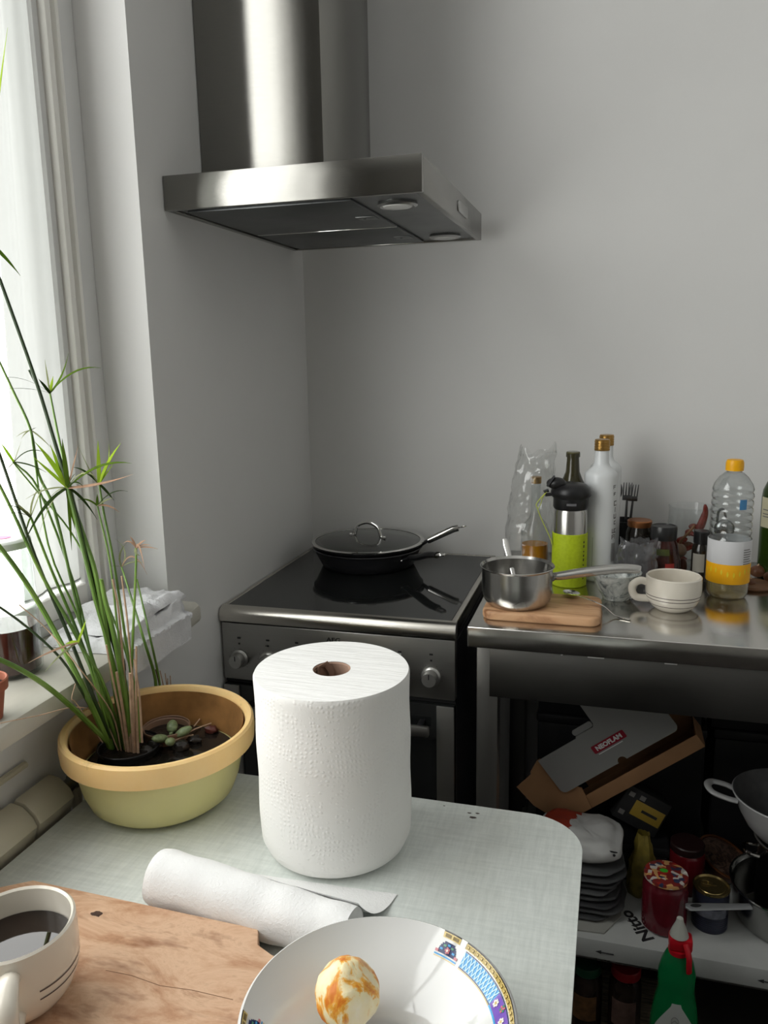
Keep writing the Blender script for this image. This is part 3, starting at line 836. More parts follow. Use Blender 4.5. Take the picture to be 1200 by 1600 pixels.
inp = [(0.1190, 0.0905), (0.1130, 0.066), (0.105, 0.036), (0.096, 0.017), (0.086, 0.0065), (0, 0.004)]
obj('body', MB().lathe(outp + inp, 72), M_olive, pl_)
M_grime = mat('stained_orange_inside', rgb(150, 108, 62), 0.5, var=0.35, vscale=22)
obj('stained_inside', MB().lathe([(0.1202, 0.1110), (0.1192, 0.100), (0.1185, 0.0905), (0.1122, 0.066), (0.1108, 0.058)], 72), M_grime, pl_)
rim = [(0.1195, 0.0905), (0.1222, 0.0905), (0.1325, 0.0855), (0.1348, 0.087), (0.1362, 0.104), (0.1350, 0.1150), (0.1320, PH), (0.1265, PH - 0.001), (0.1235, 0.112), (0.1215, 0.100)]
obj('rim', MB().lathe(rim, 72, closed=True), M_orim, pl_)
M_sludge = mat('black_pond_water', (0.012, 0.010, 0.008), 0.08, var=0.4, vscale=40, bump=0.15, bscale=30)
WZL = 0.060
obj('water', MB().lathe([(0.1065, WZL - 0.004), (0.1068, WZL), (0, WZL)], 48), M_sludge, pl_)
WL = KT + WZL
def pot_thing(name, label, u, v, r, h, mcol, fill):
    p = atz(u, v, KT + 0.078)
    d = Vector((p.x - PX, p.y - PY)); 
    if d.length > 0.106 - r: d = d * ((0.104 - r) / d.length)
    z0 = 0.020
    t = thing(name, label, 'pot', (PX + d.x, PY + d.y, KT + z0))
    hh = h
    obj('wall', MB().lathe(vessel([(0, 0), (r * 0.72, 0), (r * 0.97, hh - 0.004), (r, hh - 0.003), (r, hh)], 0.0016), 40), mcol, t)
    obj('soil', MB().lathe([(0, hh - 0.008), (r * 0.6, hh - 0.009), (r * 0.92, hh - 0.012)], 32), fill, t)
    return t
M_soil = mat('wet_soil', (0.014, 0.010, 0.008), 0.35, var=0.5, vscale=120, bump=0.8, bscale=180)
M_tan = mat('tan_plastic', rgb(142, 112, 92), 0.4)
pot1 = pot_thing('nursery_pot', 'brown nursery pot with stubby dry stems at the back of the planter', 268, 1105, 0.036, 0.058, M_tan, M_soil)
pot2 = pot_thing('nursery_pot', 'black nursery pot holding the tall green sedge stems', 192, 1155, 0.046, 0.052, M_black, M_soil)
# succulent rosette
su = atz(267, 1146, KT + 0.078)
sc_ = thing('succulent', 'small succulent with four plump grey green leaves in the planter', 'succulent', (su.x, su.y, KT + 0.058))
k = NT('succulent_skin'); k.b.inputs['Roughness'].default_value = 0.35
nn = k.noise(220, 3); rr = k.ramp(nn, [(0.35, rgb(106, 122, 84)), (0.7, rgb(140, 154, 112))]); k.link(rr, 'Color', k.b, 'Base Color')
M_succ = k.m
for (u, v, L, wd) in ((250, 1153, 0.0145, 0.0085), (269, 1134, 0.0125, 0.0085), (287, 1142, 0.0135, 0.0080), (266, 1158, 0.0100, 0.0075)):
    p = atz(u, v, KT + 0.079)
    d = Vector((p.x - su.x, p.y - su.y, 0)); a = math.atan2(d.y, d.x)
    M_ = Matrix.Translation((d.x, d.y, 0.020)) @ Matrix.Rotation(a, 4, 'Z') @ Matrix.Rotation(-0.35, 4, 'Y')
    obj('leaf', MB().ball((0, 0, 0), 1, 18, 12, sc=(L, wd, 0.0062), M=M_), M_succ, sc_)
obj('stem', MB().tube([(0, 0, -0.005), (0.001, 0, 0.010), (0, 0, 0.021)], 0.0028, 8), M_succ, sc_)
# stones and bulb scraps around it
M_stone = mat('wet_dark_stone', (0.030, 0.026, 0.023), 0.22, var=0.5, vscale=60)
M_redst = mat('red_brown_bark', rgb(84, 40, 32), 0.4, var=0.4, vscale=90)
for i, (u, v, r, m, lb) in enumerate([(318, 1122, 0.0105, M_redst, 'red brown scrap of bark beside the succulent'), (330, 1140, 0.009, M_redst, 'dull red bark scrap near the right side of the planter'),
                                  (243, 1163, 0.0105, M_stone, 'wet dark stone in front of the succulent'), (282, 1166, 0.011, M_stone, 'wet black stone at the front of the planter'), (305, 1155, 0.009, M_stone, 'wet dark stone right of the succulent'), (228, 1172, 0.009, M_stone, 'small wet stone beside the sedge stems')]):
    p = atz(u, v, WL + 0.004)
    tag(obj('bark_scrap' if m is M_redst else 'pebble', MB().ball((0, 0, 0), r, 14, 9, sc=(1.2, 0.9, 0.7), jit=0.35, seed=i * 3), m, None, (p.x, p.y, WL + r * 0.45)), lb, 'bark' if m is M_redst else 'stone', 'planter stones')

# ------------------------------------------------------------------ umbrella sedge
k = NT('sedge_green'); k.b.inputs['Roughness'].default_value = 0.4
nn = k.noise(24, 3, 0.5, (1, 1, 0.4)); rr = k.ramp(nn, [(0.3, rgb(72, 104, 38)), (0.55, rgb(108, 144, 58)), (0.8, rgb(142, 172, 84))]); k.link(rr, 'Color', k.b, 'Base Color')
M_sedge = k.m
M_sdeep = mat('sedge_dark_green', rgb(48, 66, 36), 0.4, var=0.3, vscale=30)
def leafmat(name, c):
    q = NT(name); q.n.remove(q.b)
    df = q.add('ShaderNodeBsdfDiffuse'); tl = q.add('ShaderNodeBsdfTranslucent')
    nn = q.noise(40, 3); rr = q.ramp(nn, [(0.3, tuple(x * .8 for x in c)), (0.7, c)])
    q.link(rr, 'Color', df, 0); q.link(rr, 'Color', tl, 0)
    m = q.add('ShaderNodeMixShader'); m.inputs[0].default_value = 0.45
    q.link(df, 0, m, 1); q.link(tl, 0, m, 2); q.link(m, 0, q.out, 'Surface')
    return q.m
M_lf = leafmat('leaf_green', rgb(96, 124, 44)); M_lfl = leafmat('leaf_bright_green', rgb(180, 208, 72)); M_lfp = leafmat('leaf_pale', rgb(176, 182, 140)); M_dry = leafmat('leaf_dry_pink', rgb(206, 172, 146)); M_lfd = leafmat('leaf_dark', rgb(64, 84, 44))
M_straw = mat('dry_straw', rgb(190, 160, 134), 0.7, var=0.25, vscale=60)
sed = thing('umbrella_sedge', 'tall umbrella sedge plant leaning toward the window', 'plant', (0, 0, 0))
LM = {'g': M_lf, 'l': M_lfl, 'p': M_lfp, 'd': M_dry, 'k': M_lfd}
def blade(p0, p1, w, m, parent, sag=0.12, side=0.0, n=9):
    p0, p1 = Vector(p0), Vector(p1)
    d = p1 - p0; L = d.length
    view = (CAM - (p0 + p1) / 2).normalized()
    lat = d.cross(view).normalized()
    pts = []
    for i in range(n + 1):
        t = i / n
        pts.append(p0 + d * t + Vector((0, 0, 1)) * (sag * L * 4 * t * (1 - t)) + lat * (side * L * 4 * t * (1 - t)))
    rad = [max(0.0002, w * (0.55 + 0.45 * math.sin(PI * min(1, 0.15 + t * 0.75))) * (1 - t ** 3)) for t in [i / n for i in range(n + 1)]]
    return obj('leaf', MB().tube(pts, rad, 6, flat=0.16, up=(0.2, -0.5, 0.85)), m, parent)
def clampx(u, v, y):
    """keeps the plant on the room side of the sill and of the window"""
    p = aty(u, v, y)
    for _ in range(4):
        t = max(0.0, min(1.0, (p.z - 0.93) / 0.10)); xm = 0.088 * (1 - t) + 0.012 * t
        if p.x < xm: p = atx(u, v, xm)
    return p
def stem(pts, y0, y1, r0, r1, m, name='stem'):
    """pixels along the stem, root first; depth runs from y0 at the root to y1 at the tip"""
    L = [0]
    for a, b in zip(pts, pts[1:]): L.append(L[-1] + math.hypot(b[0] - a[0], b[1] - a[1]))
    P = [clampx(u, v, y0 + (y1 - y0) * l / L[-1]) for (u, v), l in zip(pts, L)]
    P = smooth_path(P, 4)
    n = len(P)
    return obj(name, MB().tube(P, [r0 + (r1 - r0) * i / (n - 1) for i in range(n)], 7), m, sed), P[-1], P[-1].y
r = atz(192, 1172, KT + 0.062)
RY0 = r.y
def px(u, v, y): return aty(u, v, y)
stems = [
    # pixels, tip depth offset, r0, r1, material, leaves (u, v, depth offset, width, kind, sag, side)
    ([(203, 1176), (184, 1080), (158, 960), (118, 800), (88, 700), (55, 592), (0, 438), (-25, 372)], -0.02, 0.0030, 0.0017, M_sdeep, [(32, 431, 0, .0022, 'g', .05, 0), (12, 43, -.02, .002, 'l', .03, 0), (-90, 380, .02, .002, 'g', .1, 0)]),
    ([(208, 1178), (196, 1080), (172, 985), (128, 830), (84, 690), (64, 618), (45, 578)], 0.01, 0.0034, 0.0012, M_sdeep, []),
    ([(196, 1176), (176, 1050), (150, 930), (112, 770), (93, 690), (78, 614)], 0.03, 0.0026, 0.0011, M_sedge, [(107, 552, .01, .0019, 'g', -.05, .04), (158, 575, .01, .0017, 'g', .14, 0), (60, 592, 0, .0021, 'k', .02, 0), (83, 588, .01, .0018, 'l', 0, 0), (70, 562, 0, .0010, 'p', 0, 0), (0, 609, 0, .0008, 'k', .04, 0), (0, 590, .01, .0008, 'k', .08, 0)]),
    ([(186, 1172), (160, 1080), (124, 960), (86, 800), (60, 740), (48, 672), (20, 610), (-8, 550)], -0.02, 0.0022, 0.0012, M_sedge, []),
    ([(188, 1174), (165, 1090), (120, 960), (75, 850), (48, 672)], 0.02, 0.0020, 0.0009, M_sedge, [(57, 668, 0, .0007, 'k', 0, 0), (33, 686, 0, .0009, 'p', .1, 0), (25, 683, 0, .0008, 'p', .05, 0), (80, 700, 0, .0009, 'p', .05, 0)]),
    ([(184, 1170), (150, 1060), (118, 920), (62, 768), (22, 722)], 0.0, 0.0020, 0.0010, M_sedge, [(0, 690, .01, .0018, 'l', 0, 0), (-5, 723, 0, .0010, 'p', .03, 0), (72, 708, .01, .0008, 'k', .20, 0), (72, 738, 0, .0010, 'k', .06, 0), (9, 735, -.01, .0008, 'p', 0, 0), (33, 690, 0, .0006, 'p', 0, 0)]),
    ([(200, 1178), (188, 1090), (170, 1010), (150, 940), (128, 850), (106, 762)], -0.01, 0.0030, 0.0022, M_sedge, [
        (206, 724, -.02, .0024, 'g', .10, 0), (208, 741, -.01, .0024, 'd', -.03, 0), (36, 852, -.02, .0025, 'k', .13, 0), (40, 780, 0, .0012, 'p', .10, 0), (117, 826, .0, .0032, 'g', .05, 0),
        (54, 690, .01, .0028, 'l', 0, .03), (78, 694, .01, .0026, 'l', 0, 0), (52, 714, .0, .0020, 'l', 0, 0), (70, 790, 0, .0012, 'p', .14, 0), (60, 838, -.01, .0012, 'p', .18, 0), (122, 697, .01, .0010, 'd', 0, 0), (130, 760, -.01, .0012, 'k', .2, 0), (152, 812, .01, .0018, 'k', .12, 0), (118, 740, -.01, .0010, 'k', .1, 0), (85, 690, .012, .0030, 'g', 0, 0), (97, 685, .0, .0028, 'g', 0, 0), (150, 745, -.01, .0012, 'p', .2, 0), (112, 860, 0, .0018, 'g', 0, 0)]),
    ([(214, 1176), (208, 1080), (198, 1010), (178, 880), (162, 800), (155, 756)], 0.03, 0.0020, 0.0012, M_sedge, [(153, 688, 0, .0024, 'l', 0, 0), (189, 692, 0, .0026, 'l', .0, -.04), (170, 694, 0, .0012, 'l', .0, .08), (178, 723, 0, .0014, 'l', 0, 0), (112, 730, 0, .0014, 'k', .12, 0), (178, 782, .0, .0016, 'k', .04, 0), (124, 700, 0, .0007, 'p', -.1, 0)]),
    ([(210, 1178), (200, 1090), (186, 1000), (172, 880), (152, 790)], 0.02, 0.0018, 0.0010, M_sedge, [(120, 782, 0, .0012, 'g', .15, 0), (176, 778, 0, .0016, 'p', .05, 0), (200, 768, 0, .0008, 'k', .15, 0), (152, 772, 0, .0016, 'g', 0, 0), (186, 800, 0, .0014, 'd', .12, 0)]),
    ([(176, 1170), (150, 1070), (118, 980), (80, 890), (48, 808)], -0.02, 0.0024, 0.0014, M_sedge, [(8, 790, 0, .0014, 'g', .1, 0), (22, 783, 0, .0018, 'p', 0, 0), (36, 795, 0, .0020, 'p', .0, 0), (62, 760, .01, .0011, 'p', 0, -.08), (70, 750, 0, .001, 'p', 0, 0), (5, 806, 0, .0010, 'k', .1, 0), (40, 835, 0, .0010, 'g', .1, 0)]),
    ([(240, 1096), (243, 1062), (225, 1000), (207, 940), (190, 886)], 0.02, 0.0024, 0.0011, M_sedge, [(180, 842, 0, .0013, 'p', 0, .2), (198, 848, 0, .0013, 'p', 0, -.15), (226, 880, 0, .0010, 'p', .12, 0), (170, 886, 0, .0008, 'p', .05, 0), (230, 898, 0, .0010, 'd', .5, 0)]),
    ([(206, 1178), (205, 1090), (208, 990), (212, 900), (213, 856)], 0.0, 0.0020, 0.0011, M_sedge, [(228, 844, 0, .0016, 'd', .1, 0), (247, 858, 0, .0010, 'd', .06, 0), (203, 838, 0, .0012, 'd', .1, 0), (226, 890, -.005, .0014, 'd', .5, 0), (219, 868, 0, .0016, 'p', .0, .3), (236, 852, 0, .0010, 'd', .1, 0), (192, 850, 0, .0010, 'd', .3, 0)]),
    ([(194, 1176), (180, 1120), (158, 1060), (140, 1030), (122, 1004)], -0.05, 0.0022, 0.0014, M_sedge, [(135, 967, 0, .0018, 'l', 0, 0), (44, 1036, -.02, .0016, 'd', .03, 0), (70, 1050, -.01, .0014, 'p', .05, 0), (106, 1020, -.005, .0018, 'g', .2, 0), (100, 1008, 0, .0022, 'l', .1, 0), (128, 985, 0, .0018, 'l', 0, 0)]),
    ([(180, 1172), (140, 1075), (102, 980), (55, 870), (0, 712), (-20, 660)], -0.03, 0.0024, 0.0015, M_sdeep, []),
    ([(188, 1174), (160, 1090), (120, 995), (66, 900), (20, 800), (-10, 740)], -0.05, 0.0026, 0.0016, M_sedge, []),
    ([(172, 1168), (130, 1075), (72, 962), (28, 892), (-20, 830)], -0.07, 0.0034, 0.0024, M_sedge, []),
    ([(166, 1158), (118, 1110), (70, 1070), (24, 1042), (-25, 1020)], -0.10, 0.0032, 0.0024, M_sedge, []),
    ([(164, 1150), (130, 1085), (96, 1030), (40, 978), (-20, 935)], -0.06, 0.0016, 0.0012, M_sdeep, []),
    ([(218, 1160), (212, 1080), (190, 1000), (150, 905), (110, 830), (60, 770), (20, 722)], 0.05, 0.0016, 0.0009, M_sedge, []),
    ([(199, 1178), (184, 1100), (168, 1000), (150, 900), (135, 850), (118, 800)], 0.0, 0.0036, 0.0024, M_sedge, []),
    ([(205, 1179), (198, 1110), (182, 1010), (165, 940), (158, 905)], -0.01, 0.0038, 0.0022, M_sedge, []),
    ([(250, 1098), (248, 1058), (232, 985), (222, 940), (214, 905)], 0.02, 0.0018, 0.0010, M_sedge, []),
]
for pts, dy, r0, r1, m, lv in stems:
    back = pts[0][1] < 1110
    y0 = RY0 + 0.002 * ((len(pts) * 7 + pts[0][0]) % 5) if not back else atz(262, 1095, KT + 0.075).y
    so, tip, ty = stem(pts, y0, y0 + dy, r0 * 1.25, r1 * 1.25, m)
    for (u, v, d, w, kd, sag, side) in lv:
        blade(tip, clampx(u, v, ty + d), w * 1.5, LM[kd], so, sag, side)
for pts, dy, w in (([(206, 1178), (196, 1080), (186, 960), (176, 905)], .01, .0020), ([(212, 1178), (208, 1080), (200, 980), (190, 900)], .01, .0018), ([(202, 1179), (192, 1110), (182, 1050)], -.01, .0026), ([(210, 1180), (205, 1100), (203, 1052)], -.015, .0028),
                  ([(216, 1178), (213, 1090), (213, 1010)], 0, .0020), ([(198, 1178), (188, 1120), (176, 1060), (166, 1008)], -.02, .0018), ([(190, 1176), (175, 1115), (130, 1052), (75, 985), (30, 945)], -.05, .0011), ([(186, 1176), (160, 1120), (120, 1105), (60, 1118), (0, 1130)], -.06, .0009), ([(222, 1160), (218, 1090), (210, 1030)], 0, .0018), ([(160, 1160), (120, 1100), (112, 1092), (118, 1068)], -.03, .0009)):
    stem(pts, RY0 - 0.004, RY0 - 0.004 + dy, w, w * 0.7, M_straw, 'dry_stem')
yb = atz(262, 1095, KT + 0.075).y
for a, b in (((255, 1092), (243, 1046)), ((260, 1092), (250, 1048)), ((264, 1094), (258, 1052)), ((268, 1092), (266, 1056)), ((252, 1094), (236, 1040)), ((262, 1096), (262, 1060))):
    stem([a, ((a[0] + b[0]) / 2, (a[1] + b[1]) / 2), b], yb, yb, 0.0014, 0.0008, mat('dry_brown_stem', rgb(86, 58, 46), 0.7) if a[0] % 2 else M_straw, 'dry_stem')
M_twig = M_straw
for a, b in (((212, 1132), (268, 1116)), ((280, 1152), (330, 1130)), ((303, 1135), (330, 1105)), ((150, 1160), (205, 1142)), ((262, 1162), (302, 1148)), ((165, 1150), (150, 1128))):
    p, q = atz(*a, WL + 0.006), atz(*b, WL + 0.010)
    stemo = MB().tube([p, (p + q) / 2 + Vector((0, 0, 0.002)), q], 0.0011, 6)
    obj('dry_stem', stemo, M_twig, sed)
# ------------------------------------------------------------------ things on the window sill
M_tglass = clear('jar_glass', (0.95, 0.97, 0.96), 0.03)
jx, jy = -0.004, -1.168
p = atz(22, 1046, WZ0); 
jt = thing('glass_jar', 'large lidded glass jar half full of dark red drink on the sill', 'jar', (-0.050, -1.0915, WZ0 + 0.0005))
JR, JH = 0.0435, 0.196
obj('jar', MB().lathe([(0, 0), (JR - 0.004, 0), (JR, 0.005), (JR, JH - 0.012), (JR - 0.004, JH - 0.003), (JR - 0.004, JH), (JR - 0.0065, JH), (JR - 0.0065, JH - 0.004), (JR - 0.0025, JH - 0.013), (JR - 0.0025, 0.006), (JR - 0.006, 0.003), (0, 0.003)], 48), M_tglass, jt)
M_drink = mat('dark_red_drink', (0.050, 0.010, 0.009), 0.06, var=0.2, trans=0.0)
obj('drink', MB().lathe([(0, 0.004), (JR - 0.008, 0.004), (JR - 0.0028, 0.008), (JR - 0.0028, 0.071), (0, 0.071)], 48), M_drink, jt)
M_lid = mat('white_tin_lid', (0.60, 0.61, 0.60), 0.3, var=0.02)
ld = obj('lid', MB().lathe([(0, JH + 0.004), (JR - 0.006, JH + 0.004), (JR - 0.002, JH + 0.003), (JR + 0.0005, JH + 0.0005), (JR + 0.0005, JH - 0.009), (JR - 0.001, JH - 0.0095), (JR - 0.0035, JH - 0.008), (JR - 0.0035, JH + 0.001), (0, JH + 0.001)], 48), M_lid, jt)
obj('pink_mark', MB().lathe([(0, 0), (0.010, 0), (0.010, 0.0005), (0, 0.0006)], 24, sx=1.1), mat('pink_print', rgb(222, 90, 150), 0.5), ld, (0.008, 0.002, JH + 0.0041))
pot = thing('terracotta_pot', 'small terracotta pot beside the glass jar on the sill', 'pot', (0.030, -1.232, WZ0 + 0.0005))
M_terra = mat('terracotta', rgb(156, 92, 70), 0.8, var=0.15, bump=0.1)
obj('wall', MB().lathe(vessel([(0, 0), (0.020, 0), (0.026, 0.038), (0.030, 0.039), (0.031, 0.052)], 0.003), 36), M_terra, pot)
obj('soil', MB().lathe([(0.0262, 0.043), (0, 0.045)], 24), M_soil, pot)
# folded white cloth on the sill
k = NT('white_cotton'); k.b.inputs['Roughness'].default_value = 0.9; k.b.inputs['Specular IOR Level'].default_value = 0.05
nn = k.noise(30, 3); rr = k.ramp(nn, [(0.3, (0.72, 0.72, 0.74)), (0.7, (0.80, 0.80, 0.82))]); k.link(rr, 'Color', k.b, 'Base Color')
wv = k.noise(190, 2, 0.6, dist=0.8); k.bump(wv, 0.6, 0.003)
M_cloth = k.m
cl = thing('folded_cloth', 'crumpled folded white cloth draped over the end of the sill', 'cloth', (0, 0, WZ0))
def clothlayer(y0, y1, x0, x1, z0, seed, thick):
    def f(u, v):
        x = x0 + (x1 - x0) * u; y = y0 + (y1 - y0) * v
        y += 0.010 * noise.noise(Vector((u * 3, seed, v * 2))); x += 0.006 * noise.noise(Vector((v * 4 + 9, seed, u)))
        n = noise.noise(Vector((x * 30 + seed, y * 22, seed))) + 0.5 * noise.noise(Vector((x * 70, y * 60 + seed, 3))) + 0.25 * abs(noise.noise(Vector((x * 150, y * 130, seed))))
        e = min(u, 1 - u, v * 1.3, (1 - v) * 1.3)
        fall = min(1.0, e / 0.09) ** 0.5
        h = (thick + 0.55 * thick * n + 0.004 * math.sin(v * 11 + seed)) * fall
        h = max(h, 0.0008)
        z = z0 + h
        if x > 0.060:
            d = x - 0.060
            z = z0 + h - d * 1.15
            x = 0.060 + d * 0.40 + 0.006 * n * min(1, d / 0.01)
            x = max(x, 0.0765)  if z < 0.004 else x
        return (x + 0.003 * n * fall, y + 0.005 * n * fall, z)
    return f
def clothmesh(*a):
    mb = MB(); fn = clothlayer(*a)
    return mb.grid(fn, 60, 56)
obj('layer', clothmesh(-1.000, -0.800, -0.075, 0.098, 0.000, 1.3, 0.015), M_cloth, cl)
obj('layer', clothmesh(-0.965, -0.792, -0.066, 0.080, 0.015, 4.1, 0.013), M_cloth, cl)
obj('layer', clothmesh(-0.915, -0.786, -0.070, 0.060, 0.029, 7.7, 0.013), M_cloth, cl)

# ------------------------------------------------------------------ radiator under the sill
M_rad = mat('beige_radiator_enamel', rgb(196, 190, 170), 0.4, var=0.06, vscale=10)
rad = thing('radiator', 'old beige column radiator under the window sill', 'radiator', (0, -1.108, 0))
RW = 0.066
def radsection(i):
    y1 = -0.003 - i * 0.0775; y0 = y1 - 0.074
    mb = MB()
    hx0, hx1, zt = 0.004, 0.053, 0.782
    outl = [(hx0, zt - 0.055), (hx0, zt - 0.016), (hx0 + 0.010, zt), (hx1 - 0.022, zt - 0.003), (hx1 - 0.005, zt - 0.018), (hx1, zt - 0.030), (hx1 - 0.008, zt - 0.055)]
    Mx = Matrix(((1, 0, 0, 0), (0, 0, 1, 0), (0, 1, 0, 0), (0, 0, 0, 1)))
    mb.prism(outl, y0, y1, bev=0.004, M=Mx)
    return mb, y0, y1
for i in range(9):
    mb, y0, y1 = radsection(i)
    s = obj('section', mb, M_rad, rad)
    ym = (y0 + y1) / 2
    for x in (0.016, 0.040):
        obj('column', MB().box(x - 0.006, ym - 0.008, 0.13, x + 0.006, ym + 0.008, 0.740, bev=0.005), M_rad, s)
    obj('foot_header', MB().box(0.006, y0 + 0.003, 0.09, 0.050, y1 - 0.003, 0.135, bev=0.01), M_rad, s)
vl = MB().tube([(0.030, 0.0, 0.756), (0.030, 0.020, 0.756)], 0.010, 16)
v = obj('valve', vl, M_dsteel, rad)
obj('cap', MB().ball((0.030, 0.028, 0.758), 0.0135, 16, 10, sc=(1, 0.8, 1)), mat('grey_valve_cap', rgb(120, 115, 108), 0.5), v)
obj('supply_pipe', MB().tube(smooth_path([(0.030, 0.026, 0.747), (0.030, 0.028, 0.70), (0.026, 0.028, 0.4), (0.026, 0.028, 0.0)], 4), 0.008, 10), M_rad, rad)
obj('wall_bracket', MB().tube([(0.006, -0.30, 0.815), (0.006, -0.04, 0.815)], 0.005, 8), M_rad, rad)

# ------------------------------------------------------------------ pans on the stove
M_nonstick = mat('black_nonstick', (0.016, 0.016, 0.017), 0.32, var=0.25, vscale=30)
M_panout = mat('dark_pan_enamel', (0.022, 0.022, 0.025), 0.28, var=0.15)
QX, QY = 0.207, -0.158
z0 = ST - 0.0004
pa = thing('frying_pan', 'black frying pan with a black handle on the hob, lower of the two', 'frying pan', (QX, QY, z0))
pp = [(0, 0), (0.108, 0), (0.113, 0.003), (0.122, 0.020), (0.132, 0.042), (0.1365, 0.046)]
obj('body', MB().lathe(vessel(pp, 0.0028), 72), M_panout, pa)
tipL = Vector((0.428, -0.292, 0.926)); d = Vector((tipL.x - QX, tipL.y - QY, 0)); L = d.length; d.normalize()
loc = lambda s, z: (d.x * s, d.y * s, z - z0)
obj('handle', MB().tube(smooth_path([loc(0.150, 0.901), loc(0.175, 0.906), loc(L - 0.05, 0.918), loc(L - 0.022, 0.922)], 5), [0.011] * 3 + [0.0125] * 10 + [0.012] * 3, 12, flat=0.6), M_black, pa)
br = obj('handle_bracket', MB().tube([loc(0.130, 0.893), loc(0.156, 0.902)], 0.010, 10, flat=0.35), M_panout, pa)
sd = Vector((-d.y, d.x, 0))
ring = [Vector(loc(L - 0.012, 0.9245)) + Vector((d.x * 0.012 * math.cos(a), d.y * 0.012 * math.cos(a), 0.002 * math.cos(a))) + sd * (0.0085 * math.sin(a)) for a in [2 * PI * i / 20 for i in range(21)]]
obj('hanging_loop', MB().tube(ring, 0.0030, 8), M_chrome, pa)
a0 = math.atan2(d.y, d.x)
for s in (-0.07, 0.07):
    obj('rivet', MB().ball((0.1295 * math.cos(a0 + s), 0.1295 * math.sin(a0 + s), 0.032), 0.004, 10, 6, sc=(1, 1, 0.8)), M_chrome, pa)
# upper pan nested inside
z1 = z0 + 0.0135
pb = thing('frying_pan', 'upper black frying pan with a steel tube handle under the glass lid', 'frying pan', (QX, QY, z1))
pq = [(0, 0), (0.098, 0), (0.103, 0.003), (0.112, 0.018), (0.122, 0.0365), (0.1345, 0.0385), (0.1365, 0.0435)]
obj('body', MB().lathe(vessel(pq, 0.0024), 72), M_nonstick, pb)
tipU = Vector((0.446, -0.123, 0.957)); d = Vector((tipU.x - QX, tipU.y - QY, 0)); L = d.length; d.normalize()
loc = lambda s, z: (d.x * s, d.y * s, z - z1)
obj('handle_bracket', MB().tube([loc(0.128, 0.906), loc(0.150, 0.921)], 0.011, 10, flat=0.4), M_nonstick, pb)
obj('handle', MB().tube([loc(0.148, 0.920), loc(0.152, 0.9215), loc(L - 0.030, 0.950), loc(L - 0.018, 0.953), loc(L - 0.016, 0.9535)], [0.0075, 0.0085, 0.0090, 0.0085, 0.004], 16), M_chrome, pb)
ring = [Vector(loc(L - 0.008, 0.9555)) + Vector((d.x, d.y, 0.25)) * (0.009 * math.cos(a)) + Vector((-d.y, d.x, 0)) * (0.005 * math.sin(a)) for a in [2 * PI * i / 16 for i in range(17)]]
obj('hanging_loop', MB().tube(ring, 0.0014, 6), M_chrome, pb)
# glass lid
z2 = z1 + 0.0437
ldt = thing('pan_lid', 'glass pan lid with a steel rim and loop handle on the frying pan', 'lid', (QX, QY, z2))
M_lidg = clear('smoked_lid_glass', (0.62, 0.64, 0.63), 0.03, 1.2)
obj('glass', MB().lathe([(0.1325, 0.002), (0.120, 0.0048), (0.09, 0.0085), (0.05, 0.0112), (0, 0.0122), (0, 0.0095), (0.05, 0.0085), (0.09, 0.0058), (0.120, 0.0022), (0.1325, 0.0005)], 64), M_lidg, ldt)
obj('rim', MB().lathe([(0.1305, 0.0), (0.1390, 0.0), (0.1402, 0.0025), (0.1385, 0.0042), (0.1305, 0.0038)], 72, closed=True), M_chrome, ldt)
h0, h1 = -0.028, 0.036
hpts = smooth_path([(-0.050, 0.010, 0.0128), (-0.037, 0.007, 0.0132), (-0.0335, 0.006, 0.022), (-0.026, 0.004, 0.038), (0, 0, 0.0475), (0.026, -0.004, 0.038), (0.0335, -0.006, 0.022), (0.037, -0.007, 0.0132), (0.050, -0.010, 0.0128)], 5)
obj('handle', MB().tube(hpts, 0.0042, 10, flat=0.55, up=(0, 1, 0)), M_chrome, ldt)
for s in (-1, 1):
    obj('screw', MB().lathe([(0, 0.002), (0.0035, 0.0015), (0.004, 0), (0, 0)], 12), M_chrome, ldt, (s * 0.046, -s * 0.0092, 0.0150))

# ------------------------------------------------------------------ things on the worktop
TZ0 = TZ + 0.0004
k = NT('small_board_wood'); k.b.inputs['Roughness'].default_value = 0.5
g1 = k.noise(26, 6, 0.6, (0.35, 2.4, 1), (0, 0, 0.05), dist=0.8)
r1 = k.ramp(g1, [(0.28, rgb(138, 92, 60)), (0.45, rgb(204, 158, 118)), (0.7, rgb(222, 182, 142))]); k.link(r1, 'Color', k.b, 'Base Color')
sb = thing('small_board', 'small rounded wooden board under the saucepan', 'cutting board', (0, 0, TZ0))
fl_, fr_, rr_, rb_ = atz(756, 966, TZ), atz(922, 979, TZ), atz(939, 968, TZ), atz(936, 945, TZ)
BXa, BXb, BYa, BYb = fl_.x - 0.004, rr_.x, -0.562, -0.418
obj('board', MB().prism(rrect(BXa, BYa, BXb, BYb, 0.024, 8), 0, 0.018, bev=0.005, seg=3), k.m, sb)
SBZ = TZ0 + 0.0185
sp = thing('saucepan', 'small stainless steel saucepan on the small wooden board', 'saucepan', (0.6141, -0.5000, SBZ))
PR = 0.0700; PHH = 0.0755
M_pan = steel('saucepan_steel', (0.55, 0.54, 0.52), 0.24, (2, 2, 150), aniso=0.5, rot=0.25)
spp = [(0, 0), (0.052, 0), (0.058, 0.003), (0.064, 0.012), (0.0668, 0.026), (0.0672, 0.05), (0.0676, PHH - 0.004), (0.0700, PHH - 0.0015), (0.0712, PHH)]
obj('body', MB().lathe(vessel(spp, 0.0016), 72), M_pan, sp)
tp = atz(1000, 889, SBZ + 0.072)
d = Vector((tp.x - 0.6141, tp.y + 0.5000, 0)); L = d.length; d.normalize()
